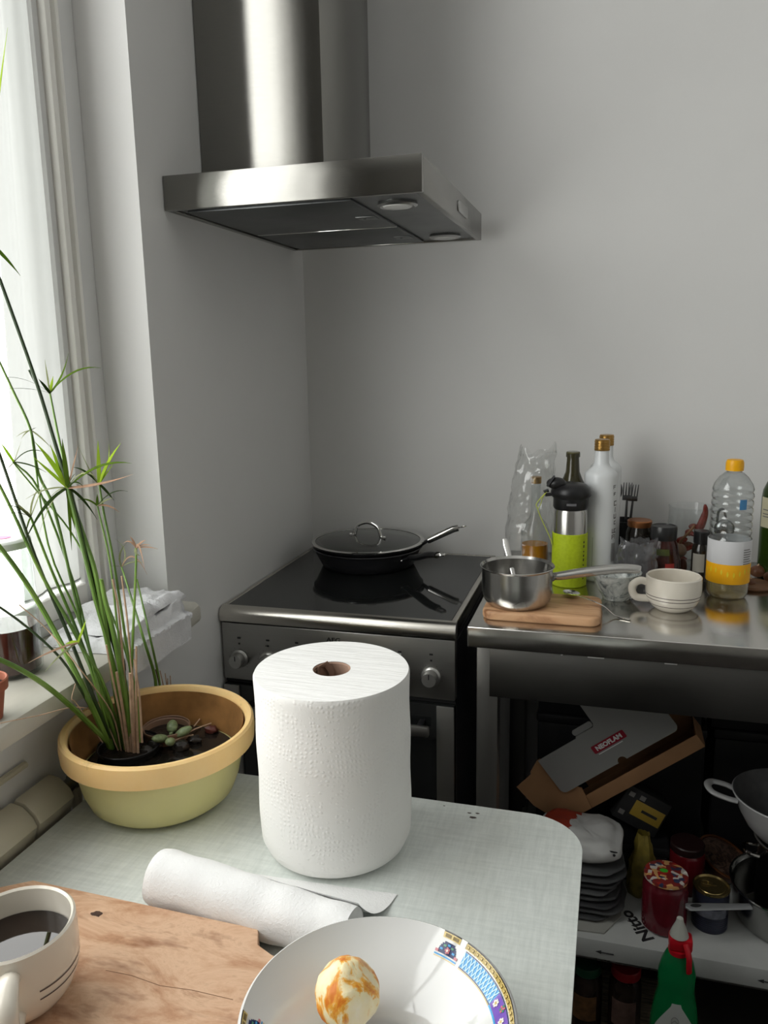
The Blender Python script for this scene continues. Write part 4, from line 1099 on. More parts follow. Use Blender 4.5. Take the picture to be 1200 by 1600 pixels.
hh = smooth_path([d * 0.068 + Vector((0, 0, 0.055)), d * 0.082 + Vector((0, 0, 0.056)), d * 0.13 + Vector((0, 0, 0.0645)), d * (L - 0.04) + Vector((0, 0, 0.072)), d * (L - 0.006) + Vector((0, 0, 0.0715)), d * L + Vector((0, 0, 0.0705))], 5)
nn_ = len(hh)
obj('handle', MB().tube(hh, [0.0085 + 0.0035 * math.sin(PI * min(1, i / (nn_ - 1) * 1.0)) * (1 if i < nn_ - 2 else 0.5) for i in range(nn_)], 12, flat=0.78), M_pan, sp)
obj('bracket', MB().tube([d * 0.0655 + Vector((0, 0, 0.048)), d * 0.0700 + Vector((0, 0, 0.053)), d * 0.078 + Vector((0, 0, 0.055))], 0.0095, 10, flat=0.5), M_pan, sp)
# utensil leaning up behind the saucepan
tu = thing('steel_spoon_handle', 'bright steel utensil standing in the saucepan', 'utensil', (0, 0, 0))
q0 = Vector((0.612, -0.462, SBZ + 0.008)); q1 = aty(789, 842, -0.405)
obj('handle', MB().tube([q0, q0.lerp(q1, 0.5), q0.lerp(q1, 0.9), q1], [0.003, 0.0045, 0.0065, 0.0045], 10, flat=0.35, up=(0.3, -1, 0.2)), M_chrome, tu)
obj('bowl', MB().ball(q0 + Vector((0.0, -0.006, 0.002)), 1, 14, 10, sc=(0.015, 0.020, 0.005)), M_chrome, tu)
# spoon lying half on the board
sn = thing('teaspoon', 'teaspoon lying with its bowl on the board edge', 'spoon', (0, 0, 0))
s0 = atz(893, 930, TZ0 + 0.021); s1 = atz(928, 947, TZ0 + 0.021); s2 = atz(962, 962, TZ0 + 0.004); s3 = atz(985, 967, TZ0 + 0.003)
def spoonbowl(u, v):
    dirv = (s1 - s0); dirv.z = 0; dirv.normalize(); lat = Vector((-dirv.y, dirv.x, 0))
    a = 2 * PI * v
    return Vector((s0.x, s0.y, TZ0 + 0.0225)) + dirv * (0.022 * u * math.cos(a)) + lat * (0.0145 * u * math.sin(a)) + Vector((0, 0, 0.006 * (u * u - 1)  + 0.004))
obj('bowl', MB().grid(spoonbowl, 6, 28), M_chrome, sn)
dirv = (s1 - s0); dirv.z = 0; dirv.normalize()
obj('handle', MB().tube(smooth_path([Vector((s0.x, s0.y, TZ0 + 0.0265)) + dirv * 0.021, Vector((s1.x, s1.y, TZ0 + 0.030)), (s1 + s2) / 2 + Vector((0, 0, 0.008)), s2, s3], 5), [0.0018] * 8 + [0.0024] * 8 + [0.0042] * 5, 8, flat=0.4), M_chrome, sn)

# bottles
M_gold = mat('gold_cap', rgb(178, 140, 78), 0.3, 0.85, var=0.1)
M_wbot = mat('white_bottle_lacquer', (0.76, 0.78, 0.79), 0.28, var=0.02, coat=0.3)
def white_bottle(x, y, label, H=0.3094):
    t = thing('white_bottle', label, 'bottle', (x, y, TZ0), 0, 'white bottles with gold caps')
    R = 0.0350
    obj('body', MB().lathe([(0, 0), (R - 0.003, 0), (R, 0.004), (R, H - 0.080), (R - 0.001, H - 0.073), (R - 0.007, H - 0.066), (0.0185, H - 0.058), (0.0155, H - 0.050), (0.0148, H - 0.024), (0, H - 0.024)], 48), M_wbot, t)
    cp = [(0, H - 0.024), (0.0160, H - 0.024)]
    for i in range(4): cp += [(0.0163, H - 0.0235 + i * 0.0055), (0.0163, H - 0.0200 + i * 0.0055), (0.0156, H - 0.0195 + i * 0.0055), (0.0156, H - 0.0185 + i * 0.0055)]
    cp += [(0.0158, H - 0.001), (0.0145, H), (0, H)]
    obj('cap', MB().lathe(cp, 36), M_gold, t)
    return t
wb = white_bottle(0.7608, -0.2240, 'front one of two tall white bottles with gold caps, beside the lime flask')
M_greyp = mat('grey_print', rgb(112, 110, 108), 0.5)
def curved_patch(a0, a1, z0_, z1_, R, n=4):
    return MB().grid(lambda u, v: ((R + 0.0003) * math.cos(a0 + (a1 - a0) * u), (R + 0.0003) * math.sin(a0 + (a1 - a0) * u), z0_ + (z1_ - z0_) * v), n, 1)
rg = random.Random(5)
def glyph(mb, a, z, s):
    kind = rg.randint(0, 3); e = s / 0.035
    R = 0.0354
    def bar(x0, y0, x1, y1):
        mb.grid(lambda u, v: (R * math.cos(a + (x0 + (x1 - x0) * u) * e), R * math.sin(a + (x0 + (x1 - x0) * u) * e), z + (y0 + (y1 - y0) * v) * s), 2, 1)
    bar(-.5, 0, -.28, 1) if kind != 3 else bar(-.1, 0, .1, 1)
    if kind in (0, 2): bar(-.5, .8, .5, 1)
    if kind in (0, 1): bar(-.5, 0, .5, .2)
    if kind == 1: bar(.28, 0, .5, 1)
    if kind == 2: bar(-.4, .4, .4, .58)
for (a, z, s, m) in ((-35, 0.205, 0.0085, M_greyp), (-33, 0.190, 0.0075, M_print), (-27, 0.168, 0.011, M_greyp), (-27, 0.154, 0.011, M_print), (-27, 0.140, 0.010, M_print), (-26, 0.127, 0.008, M_print), (-34, 0.108, 0.010, M_greyp), (-24, 0.108, 0.010, M_greyp), (-34, 0.095, 0.010, M_greyp), (-24, 0.095, 0.010, M_greyp)):
    mb = MB(); glyph(mb, math.radians(a), z, s); obj('printed_letter', mb, m, wb)
for i in range(6):
    a = math.radians(-42 + i * 4); obj('printed_bar', curved_patch(a, a + 0.03, 0.045, 0.086, 0.0352), M_greyp, wb)
for i in range(3):
    a = math.radians(-112 + i * 5)
    mb = MB()
    for j in range(7): mb.grid(lambda u, v, j=j, a=a: (0.0354 * math.cos(a + 0.035 * u), 0.0354 * math.sin(a + 0.035 * u), 0.035 + j * 0.011 + 0.006 * v), 1, 1)
    if i < 1: obj('printed_bar', curved_patch(a, a + 0.02, 0.03, 0.10, 0.0352), M_greyp, wb)
wb2 = white_bottle(0.7690, -0.1240, 'rear one of two tall white bottles with gold caps, nearer the wall')

# lime insulated flask with strap
fk = thing('insulated_flask', 'lime green and steel insulated flask with a black lid and strap', 'flask', (0.7006, -0.2802, TZ0))
k = NT('lime_sleeve'); k.b.inputs['Roughness'].default_value = 0.6
nn = k.noise(160, 2); rr = k.ramp(nn, [(0.3, rgb(176, 196, 18)), (0.7, rgb(190, 210, 30))]); k.link(rr, 'Color', k.b, 'Base Color')
M_lime = k.m
FR = 0.0358
obj('body', MB().lathe([(0, 0.004), (FR - 0.001, 0.004), (FR, 0.008), (FR, 0.160), (FR - 0.002, 0.166), (FR - 0.003, 0.170), (0, 0.170)], 48), steel('flask_steel', (0.56, 0.55, 0.53), 0.25, (2, 2, 150), aniso=0.6, rot=0.25), fk)
obj('sleeve', MB().lathe([(FR - 0.004, 0.0), (FR, 0.0), (FR + 0.0015, 0.002), (FR + 0.0015, 0.1150), (FR + 0.0003, 0.1158), (FR - 0.0010, 0.114)], 48), M_lime, fk)
obj('lid', MB().lathe([(FR - 0.003, 0.166), (FR - 0.001, 0.167), (FR + 0.001, 0.172), (FR + 0.001, 0.190), (FR + 0.006, 0.196), (FR + 0.007, 0.203), (FR + 0.004, 0.212), (FR - 0.004, 0.219), (0.020, 0.222), (0, 0.222)], 48), M_black, fk)
sp_ = obj('drink_spout', MB().ball((-0.030, -0.012, 0.222), 1, 18, 12, sc=(0.021, 0.017, 0.013), M=Matrix.Rotation(0, 4, 'Y')), M_black, fk)
obj('spout_cap', MB().lathe([(0, 0), (0.014, 0), (0.014, 0.004), (0, 0.005)], 24, M=Matrix.Translation((-0.040, -0.016, 0.226)) @ Matrix.Rotation(-1.0, 4, 'Y')), mat('grey_plastic', (0.05, 0.05, 0.055), 0.4), sp_)
obj('strap_lug', MB().tube([(-0.038, -0.008, 0.198), (-0.052, -0.010, 0.196), (-0.055, -0.010, 0.203), (-0.046, -0.010, 0.206)], 0.004, 8), M_black, fk)
M_strap = mat('lime_strap', rgb(198, 208, 96), 0.6, bump=0.2, bscale=300)
obj('strap', MB().tube(smooth_path([(-0.053, -0.012, 0.200), (-0.070, -0.014, 0.178), (-0.068, -0.016, 0.166), (-0.058, -0.018, 0.142), (-0.040, -0.018, 0.104), (-0.036, -0.016, 0.090)], 6), 0.0036, 8, flat=0.3), M_strap, fk)
obj('strap', MB().tube(smooth_path([(-0.050, -0.013, 0.203), (-0.058, -0.013, 0.190), (-0.062, -0.014, 0.176), (-0.068, -0.017, 0.165)], 6), 0.0030, 8, flat=0.3), M_strap, fk)
for i in range(9):
    a = math.radians(-38); z = 0.018 + i * 0.0098; h = 0.0030 + 0.0030 * ((i * 5) % 3) / 2
    obj('printed_letter', MB().grid(lambda u, v: ((FR + 0.0018) * math.cos(a + 0.09 * u), (FR + 0.0018) * math.sin(a + 0.09 * u), z + h * v), 2, 1), M_print, fk)
lb_ = MB().grid(lambda u, v: ((FR + 0.0013) * math.cos(-1.75 + 0.55 * u), (FR + 0.0013) * math.sin(-1.75 + 0.55 * u), 0.178 + 0.005 * v), 6, 1)
obj('lid_badge', lb_, mat('badge_grey', (0.16, 0.16, 0.17), 0.4), fk)

# olive-green glass bottle behind the flask
M_olg = mat('dark_olive_glass', (0.060, 0.052, 0.020), 0.06, var=0.15, spec=0.6, trans=0.35, ior=1.5)
gb = thing('green_bottle', 'dark olive glass bottle standing behind the lime flask', 'bottle', (0.6985, -0.1840, TZ0))
gt = zt = None
GH = 0.277
obj('body', MB().lathe([(0, 0), (0.033, 0), (0.036, 0.004), (0.036, 0.175), (0.033, 0.195), (0.022, 0.215), (0.0155, 0.232), (0.0135, GH - 0.016), (0.0135, GH - 0.012), (0.0155, GH - 0.0115), (0.0155, GH - 0.004), (0, GH - 0.004)], 40), M_olg, gb)
obj('lip', MB().lathe([(0.0120, GH - 0.0038), (0.0150, GH - 0.0038), (0.0152, GH - 0.002), (0.0140, GH), (0, GH)], 32), mat('olive_glass_lip', rgb(96, 92, 66), 0.12), gb)

# crumpled clear plastic sleeve around an oil bottle
M_film = clear('clear_plastic_film', (0.96, 0.965, 0.96), 0.04, 2.0, 0.01, (0.75, 0.75, 0.74))
slv = thing('plastic_sleeve', 'crumpled clear plastic sleeve around the oil bottle by the wall', 'packaging', (0.598, -0.101, TZ0))
def sleeve(u, v):
    a = 2 * PI * u; t = v
    r = 0.060 - 0.022 * t + 0.006 * (1 - abs(2 * t - 1))
    cr = noise.noise(Vector((math.cos(a) * 2.0, math.sin(a) * 2.0, t * 9))) * 0.006 + abs(noise.noise(Vector((math.cos(a) * 4, math.sin(a) * 4, t * 16 + 5)))) * 0.006
    r += cr * (0.4 + t)
    if r < 0.030: r = 0.030
    z = 0.001 + 0.270 * t + (0.012 * math.sin(2 * a + 1) + 0.006 * math.sin(5 * a)) * max(0, t - 0.8) * 5
    return (0.010 * t * t * 1.5 + r * math.cos(a), r * 0.92 * math.sin(a), z)
obj('film', MB().grid(sleeve, 64, 44), M_film, slv)
ol = thing('oil_bottle', 'small glass bottle of amber oil inside the plastic sleeve', 'bottle', (0.6110, -0.1030, TZ0 + 0.0003))
M_amber = mat('amber_oil', rgb(226, 150, 20), 0.05, var=0.1, vscale=8, trans=0.2, ior=1.45)
obj('glass', MB().lathe([(0, 0), (0.032, 0), (0.034, 0.004), (0.034, 0.075), (0.028, 0.092), (0.014, 0.108), (0.0115, 0.125), (0.0115, 0.190), (0.0095, 0.190), (0.0095, 0.126), (0.012, 0.110), (0.026, 0.092), (0.0318, 0.075), (0.0318, 0.006), (0, 0.003)], 40), M_glass, ol)
obj('oil', MB().lathe([(0, 0.004), (0.0312, 0.006), (0.0312, 0.044), (0, 0.044)], 40), M_amber, ol)
obj('cap', MB().lathe([(0, 0.1905), (0.0125, 0.1905), (0.0125, 0.206), (0, 0.207)], 24), M_gold, ol)

# marbled small bowl
tb_ = thing('marbled_bowl', 'small grey marbled china bowl behind the saucepan handle', 'bowl', (0.7997, -0.3655, TZ0))
k = NT('marbled_glaze'); k.b.inputs['Roughness'].default_value = 0.2
nn = k.noise(30, 6, 0.7, dist=2.0); rr = k.ramp(nn, [(0.36, rgb(104, 110, 110)), (0.5, rgb(188, 192, 188)), (0.7, rgb(214, 216, 212))]); k.link(rr, 'Color', k.b, 'Base Color')
obj('body', MB().lathe(vessel([(0, 0.004), (0.022, 0.004), (0.023, 0.0), (0.0265, 0.0), (0.0285, 0.006), (0.039, 0.022), (0.046, 0.042), (0.0492, 0.056)], 0.003), 48), k.m, tb_)
# striped cream cup
striped_cup('tea_cup', 'empty cream cup with grey stripes on the steel worktop', (0.9053, -0.4140, TZ0), 0.0520, 0.0660, math.radians(186), 'striped cream cups', [(0.50, 0.0007), (0.40, 0.0007), (0.22, 0.0007)], None, hscale=0.85)

# sunflower oil bottle
M_pet = clear('pet_plastic', (0.94, 0.95, 0.95), 0.04, 1.4)
so = thing('cooking_oil_bottle', 'ribbed plastic cooking oil bottle with a yellow cap', 'bottle', (1.0162, -0.3019, TZ0), math.radians(-6))
pr_ = [(0, 0.004), (0.020, 0.002), (0.032, 0.0), (0.0365, 0.004), (0.0405, 0.014), (0.0410, 0.030), (0.0402, 0.040), (0.0410, 0.050), (0.0410, 0.122), (0.0375, 0.128)]
for i in range(6):
    z = 0.131 + i * 0.0145
    pr_ += [(0.0385, z), (0.0398, z + 0.004), (0.0390, z + 0.009), (0.0368, z + 0.0118)]
pr_ += [(0.0390, 0.222), (0.0360, 0.232), (0.0270, 0.246), (0.0185, 0.254), (0.0140, 0.257), (0.0140, 0.264)]
inn = [(max(0, r - 0.0010), z + (0.001 if i < 4 else 0)) for i, (r, z) in enumerate(pr_)][::-1]
obj('bottle', MB().lathe(pr_ + inn, 56), M_pet, so)
k = NT('sunflower_oil'); k.n.remove(k.b)
tr = k.add('ShaderNodeBsdfTransparent'); tr.inputs[0].default_value = (0.93, 0.84, 0.62, 1)
gl = k.add('ShaderNodeBsdfGlossy', Roughness=0.03); m = k.add('ShaderNodeMixShader'); m.inputs[0].default_value = 0.08
dfo = k.add('ShaderNodeBsdfDiffuse'); dfo.inputs[0].default_value = (*rgb(232, 216, 160), 1)  # pale diffuse share stands in for light refracted through the oil
m2 = k.add('ShaderNodeMixShader'); m2.inputs[0].default_value = 0.22
k.link(tr, 0, m, 1); k.link(gl, 0, m, 2); k.link(m, 0, m2, 1); k.link(dfo, 0, m2, 2); k.link(m2, 0, k.out, 'Surface')
obj('oil', MB().lathe([(0, 0.006), (0.0312, 0.003), (0.0352, 0.006), (0.0390, 0.015), (0.0396, 0.030), (0.0388, 0.040), (0.0396, 0.050), (0.0396, 0.056), (0, 0.056)], 48), k.m, so)
M_lwh = mat('label_white', (0.68, 0.68, 0.70), 0.5, var=0.02)
M_lye = mat('label_yellow', rgb(246, 178, 12), 0.5, var=0.05)
M_lyd = mat('label_gold', rgb(230, 200, 40), 0.5)
lab = obj('label', MB().lathe([(0.0414, 0.0745), (0.0416, 0.0748), (0.0416, 0.1215), (0.0413, 0.1218)], 56), M_lwh, so)
lay = obj('label', MB().lathe([(0.0413, 0.0345), (0.0416, 0.035), (0.0416, 0.0745), (0.0414, 0.0745)], 56), M_lye, so)
for i in range(10):
    a = math.radians(-160 + i * 16)
    obj('printed_petal', MB().grid(lambda u, v: (0.0418 * math.cos(a + (0.02 + 0.10 * u)), 0.0418 * math.sin(a + (0.02 + 0.10 * u)), 0.058 + 0.006 * math.sin(u * PI) * (v * 2 - 1) + 0.004 * math.sin(i)), 6, 2), M_lyd, lay)
for i in range(7):
    z = 0.104 - i * 0.0048
    obj('printed_line', curved_patch(math.radians(-52), math.radians(-52 + 24 + (i * 7) % 9), z, z + 0.0018, 0.0416, 6), M_greyp, lab)
obj('blue_emblem', MB().grid(lambda u, v: (0.0402 * math.cos(math.radians(-72) + 0.36 * u), 0.0402 * math.sin(math.radians(-72) + 0.36 * u), 0.186 + 0.020 * v), 6, 2), mat('blue_print', rgb(70, 128, 176), 0.5), so)
M_ycap = mat('yellow_cap', rgb(244, 176, 10), 0.4, var=0.03)
cpp = [(0.0150, 0.2585), (0.0168, 0.2588), (0.0170, 0.268), (0.0168, 0.274), (0.0150, 0.2795), (0.012, 0.2805), (0, 0.2805)]
obj('cap', MB().lathe(cpp, 36), M_ycap, so)

# wine bottle at the right edge
M_wine = mat('wine_bottle_glass', (0.030, 0.062, 0.008), 0.06, var=0.1, trans=0.25, ior=1.5)
wi = thing('wine_bottle', 'dark green wine bottle with a cream label', 'bottle', (1.1400, -0.1200, TZ0))
obj('body', MB().lathe([(0, 0), (0.036, 0), (0.0390, 0.004), (0.0395, 0.175), (0.0375, 0.192), (0.0300, 0.210), (0.0190, 0.224), (0.0150, 0.240), (0.0145, 0.290), (0.0160, 0.291), (0.0160, 0.300), (0, 0.300)], 48), M_wine, wi)
M_clab = mat('cream_label', rgb(196, 190, 160), 0.6, var=0.03)
wl_ = obj('label', MB().lathe([(0.0396, 0.112), (0.0398, 0.1122), (0.0398, 0.1775), (0.0393, 0.1778)], 40, ang=(math.radians(-170), math.radians(-40))), M_clab, wi)
for i, z in enumerate((0.150, 0.141, 0.135)):
    obj('printed_line', curved_patch(math.radians(-160), math.radians(-130 + i * 8), z, z + 0.0022, 0.0397, 8), M_greyp, wl_)

# jars and cutlery against the wall
ct = thing('cutlery_holder', 'dark holder with forks and spoons behind the white bottles', 'cutlery holder', (0.8130, -0.0640, TZ0))
obj('holder', MB().lathe(vessel([(0, 0), (0.030, 0), (0.033, 0.003), (0.034, 0.100), (0.035, 0.102)], 0.002), 36), M_black, ct)
M_fork = mat('dark_cutlery_steel', (0.16, 0.16, 0.165), 0.28, 0.9)
def fork(name, label, x, y, lean, h, kind):
    t = thing(name, label, 'cutlery', (x, y, TZ0 + 0.004), 0, 'cutlery in the holder')
    lx, ly = lean
    top = Vector((lx, ly, h))
    obj('handle', MB().tube([(0, 0, 0), top * 0.6, top * 0.78], [0.004, 0.003, 0.0024], 8, flat=0.5, up=(0, 1, 0)), M_fork, t)
    if kind == 'fork':
        obj('neck', MB().box(-0.0105, -0.0012, 0, 0.0105, 0.0012, 0.012, bev=0.001, M=Matrix.Translation(top * 0.78)), M_fork, t)
        for i in range(4):
            xx = -0.009 + i * 0.006
            obj('tine', MB().tube([top * 0.78 + Vector((xx, 0, 0.010)), top * 0.9 + Vector((xx, -0.001, 0.006)), top + Vector((xx, 0.0015, 0))], [0.0016, 0.0014, 0.0008], 6), M_fork, t)
    else:
        obj('bowl', MB().ball(top * 0.90, 1, 14, 10, sc=(0.015, 0.0035, 0.024)), M_fork, t)
fork('fork', 'dark fork standing tines up in the cutlery holder', 0.816, -0.078, (0.004, -0.004), 0.190, 'fork')
fork('fork', 'rear dark fork in the cutlery holder, nearest the wall', 0.822, -0.052, (0.014, 0.006), 0.180, 'fork')
fork('spoon', 'dark spoon standing bowl up in the cutlery holder', 0.799, -0.068, (-0.006, -0.004), 0.188, 'spoon')
M_copper = mat('copper_lid', rgb(176, 116, 74), 0.3, 0.8, var=0.1)
M_djar = mat('dark_jar_glass', (0.016, 0.013, 0.010), 0.08, var=0.4, vscale=40, spec=0.6)
cj = thing('copper_lid_jar', 'dark glass jar with a copper coloured lid beside the cutlery', 'jar', (0.8470, -0.1600, TZ0))
obj('body', MB().lathe([(0, 0), (0.027, 0), (0.029, 0.004), (0.029, 0.095), (0.025, 0.108), (0, 0.108)], 36), M_djar, cj)
obj('lid', MB().lathe([(0.0, 0.1085), (0.0262, 0.1085), (0.0268, 0.110), (0.0268, 0.121), (0.025, 0.123), (0, 0.123)], 36), M_copper, cj)
bg = thing('clear_bag', 'crumpled clear plastic bag in front of the dark jars', 'bag', (0.8430, -0.2480, TZ0))
M_bag = clear('crinkled_bag_film', (0.72, 0.72, 0.73), 0.10, 2.0, 0.16, (0.42, 0.42, 0.44))
def bagf(u, v):
    a = 2 * PI * u; t = v
    n1 = noise.noise(Vector((math.cos(a) * 2.4, math.sin(a) * 2.4, t * 4 + 2))); n2 = abs(noise.noise(Vector((math.cos(a) * 5, math.sin(a) * 5, t * 9))))
    r = (0.030 + 0.008 * math.sin(PI * t) + 0.010 * n1 + 0.003 * n2) * (1.0 if t > 0.04 else 0.75)
    return (r * math.cos(a) * 1.05, r * 0.62 * math.sin(a), 0.001 + 0.094 * t + 0.010 * n1 * t)
obj('film', MB().grid(bagf, 48, 30), M_bag, bg)
M_dlid = mat('black_tin_lid', (0.020, 0.020, 0.021), 0.28, var=0.2)
sj = thing('sauce_jar', 'glass jar with a black lid and small green label', 'jar', (0.8960, -0.2080, TZ0))
M_sauce = mat('brown_sauce', rgb(58, 30, 26), 0.08, var=0.5, vscale=60)
obj('body', MB().lathe([(0, 0), (0.036, 0), (0.039, 0.005), (0.0395, 0.020), (0.037, 0.045), (0.0335, 0.060), (0.0300, 0.082), (0.0255, 0.092), (0, 0.092)], 40), M_sauce, sj)
obj('lid', MB().lathe([(0, 0.0925), (0.0268, 0.0925), (0.0275, 0.094), (0.0278, 0.118), (0.0262, 0.122), (0.0235, 0.1215), (0.0228, 0.120), (0, 0.120)], 40), M_dlid, sj)
obj('label', MB().lathe([(0.0345, 0.0625), (0.0322, 0.076)], 16, ang=(math.radians(-135), math.radians(-70))), mat('green_label', rgb(70, 78, 30), 0.6, var=0.3, vscale=80), sj)
obj('red_mark', MB().lathe([(0.0402, 0.026), (0.0382, 0.046)], 12, ang=(math.radians(-85), math.radians(-55))), mat('red_label', rgb(150, 46, 40), 0.6), sj)
# big open glass jar with dried chillies and garlic
bj = thing('chilli_jar', 'tall open glass jar of dried chillies near the wall', 'jar', (0.9590, -0.0930, TZ0))
obj('glass', MB().lathe([(0, 0), (0.047, 0), (0.050, 0.005), (0.049, 0.090), (0.047, 0.142), (0.0490, 0.145), (0.0475, 0.147), (0.0455, 0.143), (0.0475, 0.090), (0.0480, 0.006), (0, 0.003)], 44), M_glass, bj)
M_chili = mat('dried_chilli', rgb(112, 34, 22), 0.3, var=0.4, vscale=50)
M_chil2 = mat('brown_dried_pepper', rgb(92, 56, 34), 0.45, var=0.4, vscale=50)
rc = random.Random(11)
for i in range(14):
    a = rc.uniform(0, 2 * PI); r_ = rc.uniform(0.004, 0.026); zb = 0.012 + 0.0065 * i
    c = Vector((0.9590 + r_ * math.cos(a), -0.0930 + r_ * math.sin(a), TZ0 + zb)); b = rc.uniform(0, 2 * PI); Lc = 0.014
    dv = Vector((math.cos(b) * Lc, math.sin(b) * Lc, rc.uniform(-0.004, 0.006)))
    o = obj('dried_chilli', MB().tube(smooth_path([-dv, dv * -0.3 + Vector((0, 0, 0.004)), dv * 0.5, dv], 3), [0.0045, 0.006, 0.0062, 0.006, 0.0055, 0.0052, 0.0045, 0.0035, 0.002, 0.001][:10], 8), M_chili if i % 3 else M_chil2, None, c)
    tag(o, ('dried red' if i % 3 else 'dried brown') + ' chilli pod heaped in the tall open glass jar', 'chilli', 'dried red chillies in the open jar' if i % 3 else 'dried brown chillies in the open jar')
o = obj('dried_chilli', MB().tube(smooth_path([(0.0, 0, -0.02), (0.006, 0, 0.0), (0.010, -0.002, 0.02), (0.008, -0.004, 0.036)], 4), [0.008, 0.009, 0.009, 0.0088, 0.0085, 0.008, 0.0075, 0.007, 0.006, 0.0055, 0.005, 0.004, 0.0025][:13], 10), M_chili, None, (0.978, -0.112, TZ0 + 0.118))
tag(o, 'bright red chilli sticking up at the mouth of the glass jar', 'chilli')
# garlic bulb with dry stalk in front
ga = thing('garlic_bulb', 'garlic bulb with a long dry stalk resting on the sauce jar', 'garlic', (0.9330, -0.1630, TZ0 + 0.0555))
M_garl = mat('garlic_skin', rgb(138, 116, 96), 0.55, var=0.2, vscale=60)
def garl(u, v):
    a = 2 * PI * u; th = PI * v; r = 0.0150 * math.sin(th) * (1 + 0.06 * math.cos(7 * a))
    return (r * math.cos(a), r * math.sin(a), -0.0140 * math.cos(th) * (1.0 if v < .5 else 1.3))
obj('bulb', MB().grid(garl, 42, 18), M_garl, ga)
obj('stalk', MB().tube(smooth_path([(0, 0, 0.014), (0.004, 0, 0.026), (0.016, 0.004, 0.040), (0.030, 0.008, 0.058)], 4), [0.0035] * 4 + [0.003] * 9, 8), mat('dry_stalk', rgb(120, 88, 62), 0.7), ga)
onx = thing('shallot', 'brown shallot supporting the garlic bulb by the jars', 'shallot', (0.9420, -0.1640, TZ0))
obj('bulb', MB().ball((0, 0, 0.020), 1, 18, 12, sc=(0.0095, 0.0125, 0.020)), mat('shallot_skin', rgb(96, 54, 40), 0.35, var=0.3, vscale=40), onx)
# small black capped spice bottle and steel ladle
sb2 = thing('spice_bottle', 'small spice bottle with a black cap and pale label', 'bottle', (0.9760, -0.1900, TZ0))
obj('body', MB().lathe([(0, 0), (0.0185, 0), (0.020, 0.003), (0.020, 0.072), (0.016, 0.082), (0, 0.082)], 32), M_djar, sb2)
obj('cap', MB().lathe([(0, 0.0825), (0.0165, 0.0825), (0.0175, 0.084), (0.0175, 0.108), (0.0160, 0.110), (0, 0.110)], 32), M_black, sb2)
obj('label', MB().lathe([(0.0203, 0.022), (0.0203, 0.062)], 16, ang=(math.radians(-150), math.radians(-75))), mat('pale_label', rgb(150, 146, 136), 0.6, var=0.1), sb2)
la = thing('ladle', 'black and steel ladle standing behind the oil bottle', 'ladle', (1.035, -0.100, TZ0))
obj('handle', MB().tube(smooth_path([(0.010, 0.0, 0.002), (0.004, 0, 0.08), (-0.004, 0, 0.130), (-0.010, 0, 0.142), (-0.018, 0, 0.136), (-0.020, 0, 0.112)], 5), 0.0055, 10, flat=0.5), M_fork, la)
obj('bowl', MB().ball((-0.006, -0.016, 0.100), 1, 18, 12, sc=(0.022, 0.010, 0.022)), mat('grey_ladle_steel', (0.30, 0.31, 0.31), 0.25, 0.9), la)
# wooden plate and walnuts / shallots behind
wp = thing('wooden_coaster', 'round dark wooden coaster behind the oil bottle', 'coaster', (1.075, -0.222, TZ0))
obj('disc', MB().lathe([(0, 0), (0.040, 0), (0.043, 0.004), (0.041, 0.008), (0, 0.008)], 40), mat('brown_wood', rgb(112, 78, 52), 0.5, var=0.25, vscale=25), wp)
M_nut = mat('onion_brown', rgb(110, 70, 46), 0.4, var=0.35, vscale=30)
for (u, v, r, lb) in ((1183, 893, 0.0145, 'small brown onion left of the wine bottle foot'), (1204, 902, 0.014, 'small brown onion in front of the wine bottle'), (1172, 908, 0.010, 'smallest brown onion behind the oil bottle')):
    p = atz(u, v + 6, TZ0 + 0.004)
    t = thing('onion', lb, 'onion', (p.x, p.y - 0.0, TZ0), 0, 'small onions by the wine bottle')
    obj('bulb', MB().ball((0, 0, r * 0.92), r, 18, 12, sc=(1.1, 1.05, 0.92), jit=0.12, seed=u), M_nut, t)
    obj('root_tip', MB().tube([(0, 0, r * 1.75), (0.002, 0, r * 2.1)], [0.003, 0.001], 6), M_straw, t)
# ------------------------------------------------------------------ lower shelf of the worktable
CZ0, CZ = 0.2165, 0.2575
M_cart = mat('white_carton', rgb(168, 170, 168), 0.7, var=0.05, vscale=14, bump=0.05, bscale=80)
ca = thing('flat_carton', 'flat white printed carton lying on the lower shelf', 'carton', (0, 0, CZ0))
obj('board', MB().box(0.612, -0.597, 0, 1.62, -0.085, CZ - CZ0, bev=0.002), M_cart, ca)
text('Nitto', 0.036, M_print, ca, (0.862, -0.536, CZ - CZ0 + 0.0002), (0, 0, math.radians(122)), bold=0.0010, sx=1.1)
for x0 in (0.785, 0.930, 1.072):
    z = 0.0165
    o = MB().tube([(x0 + 0.008, -0.5974, z), (x0 + 0.034, -0.5974, z)], 0.0013, 6)
    o.prism([(0, 0), (0.011, 0.0040), (0.011, -0.0040)], 0, 0.0008, M=Matrix.Translation((x0, -0.5966, z)) @ Matrix.Rotation(PI / 2, 4, 'X'))
    obj('printed_arrow', o, M_print, ca)
CZ += 0.0004
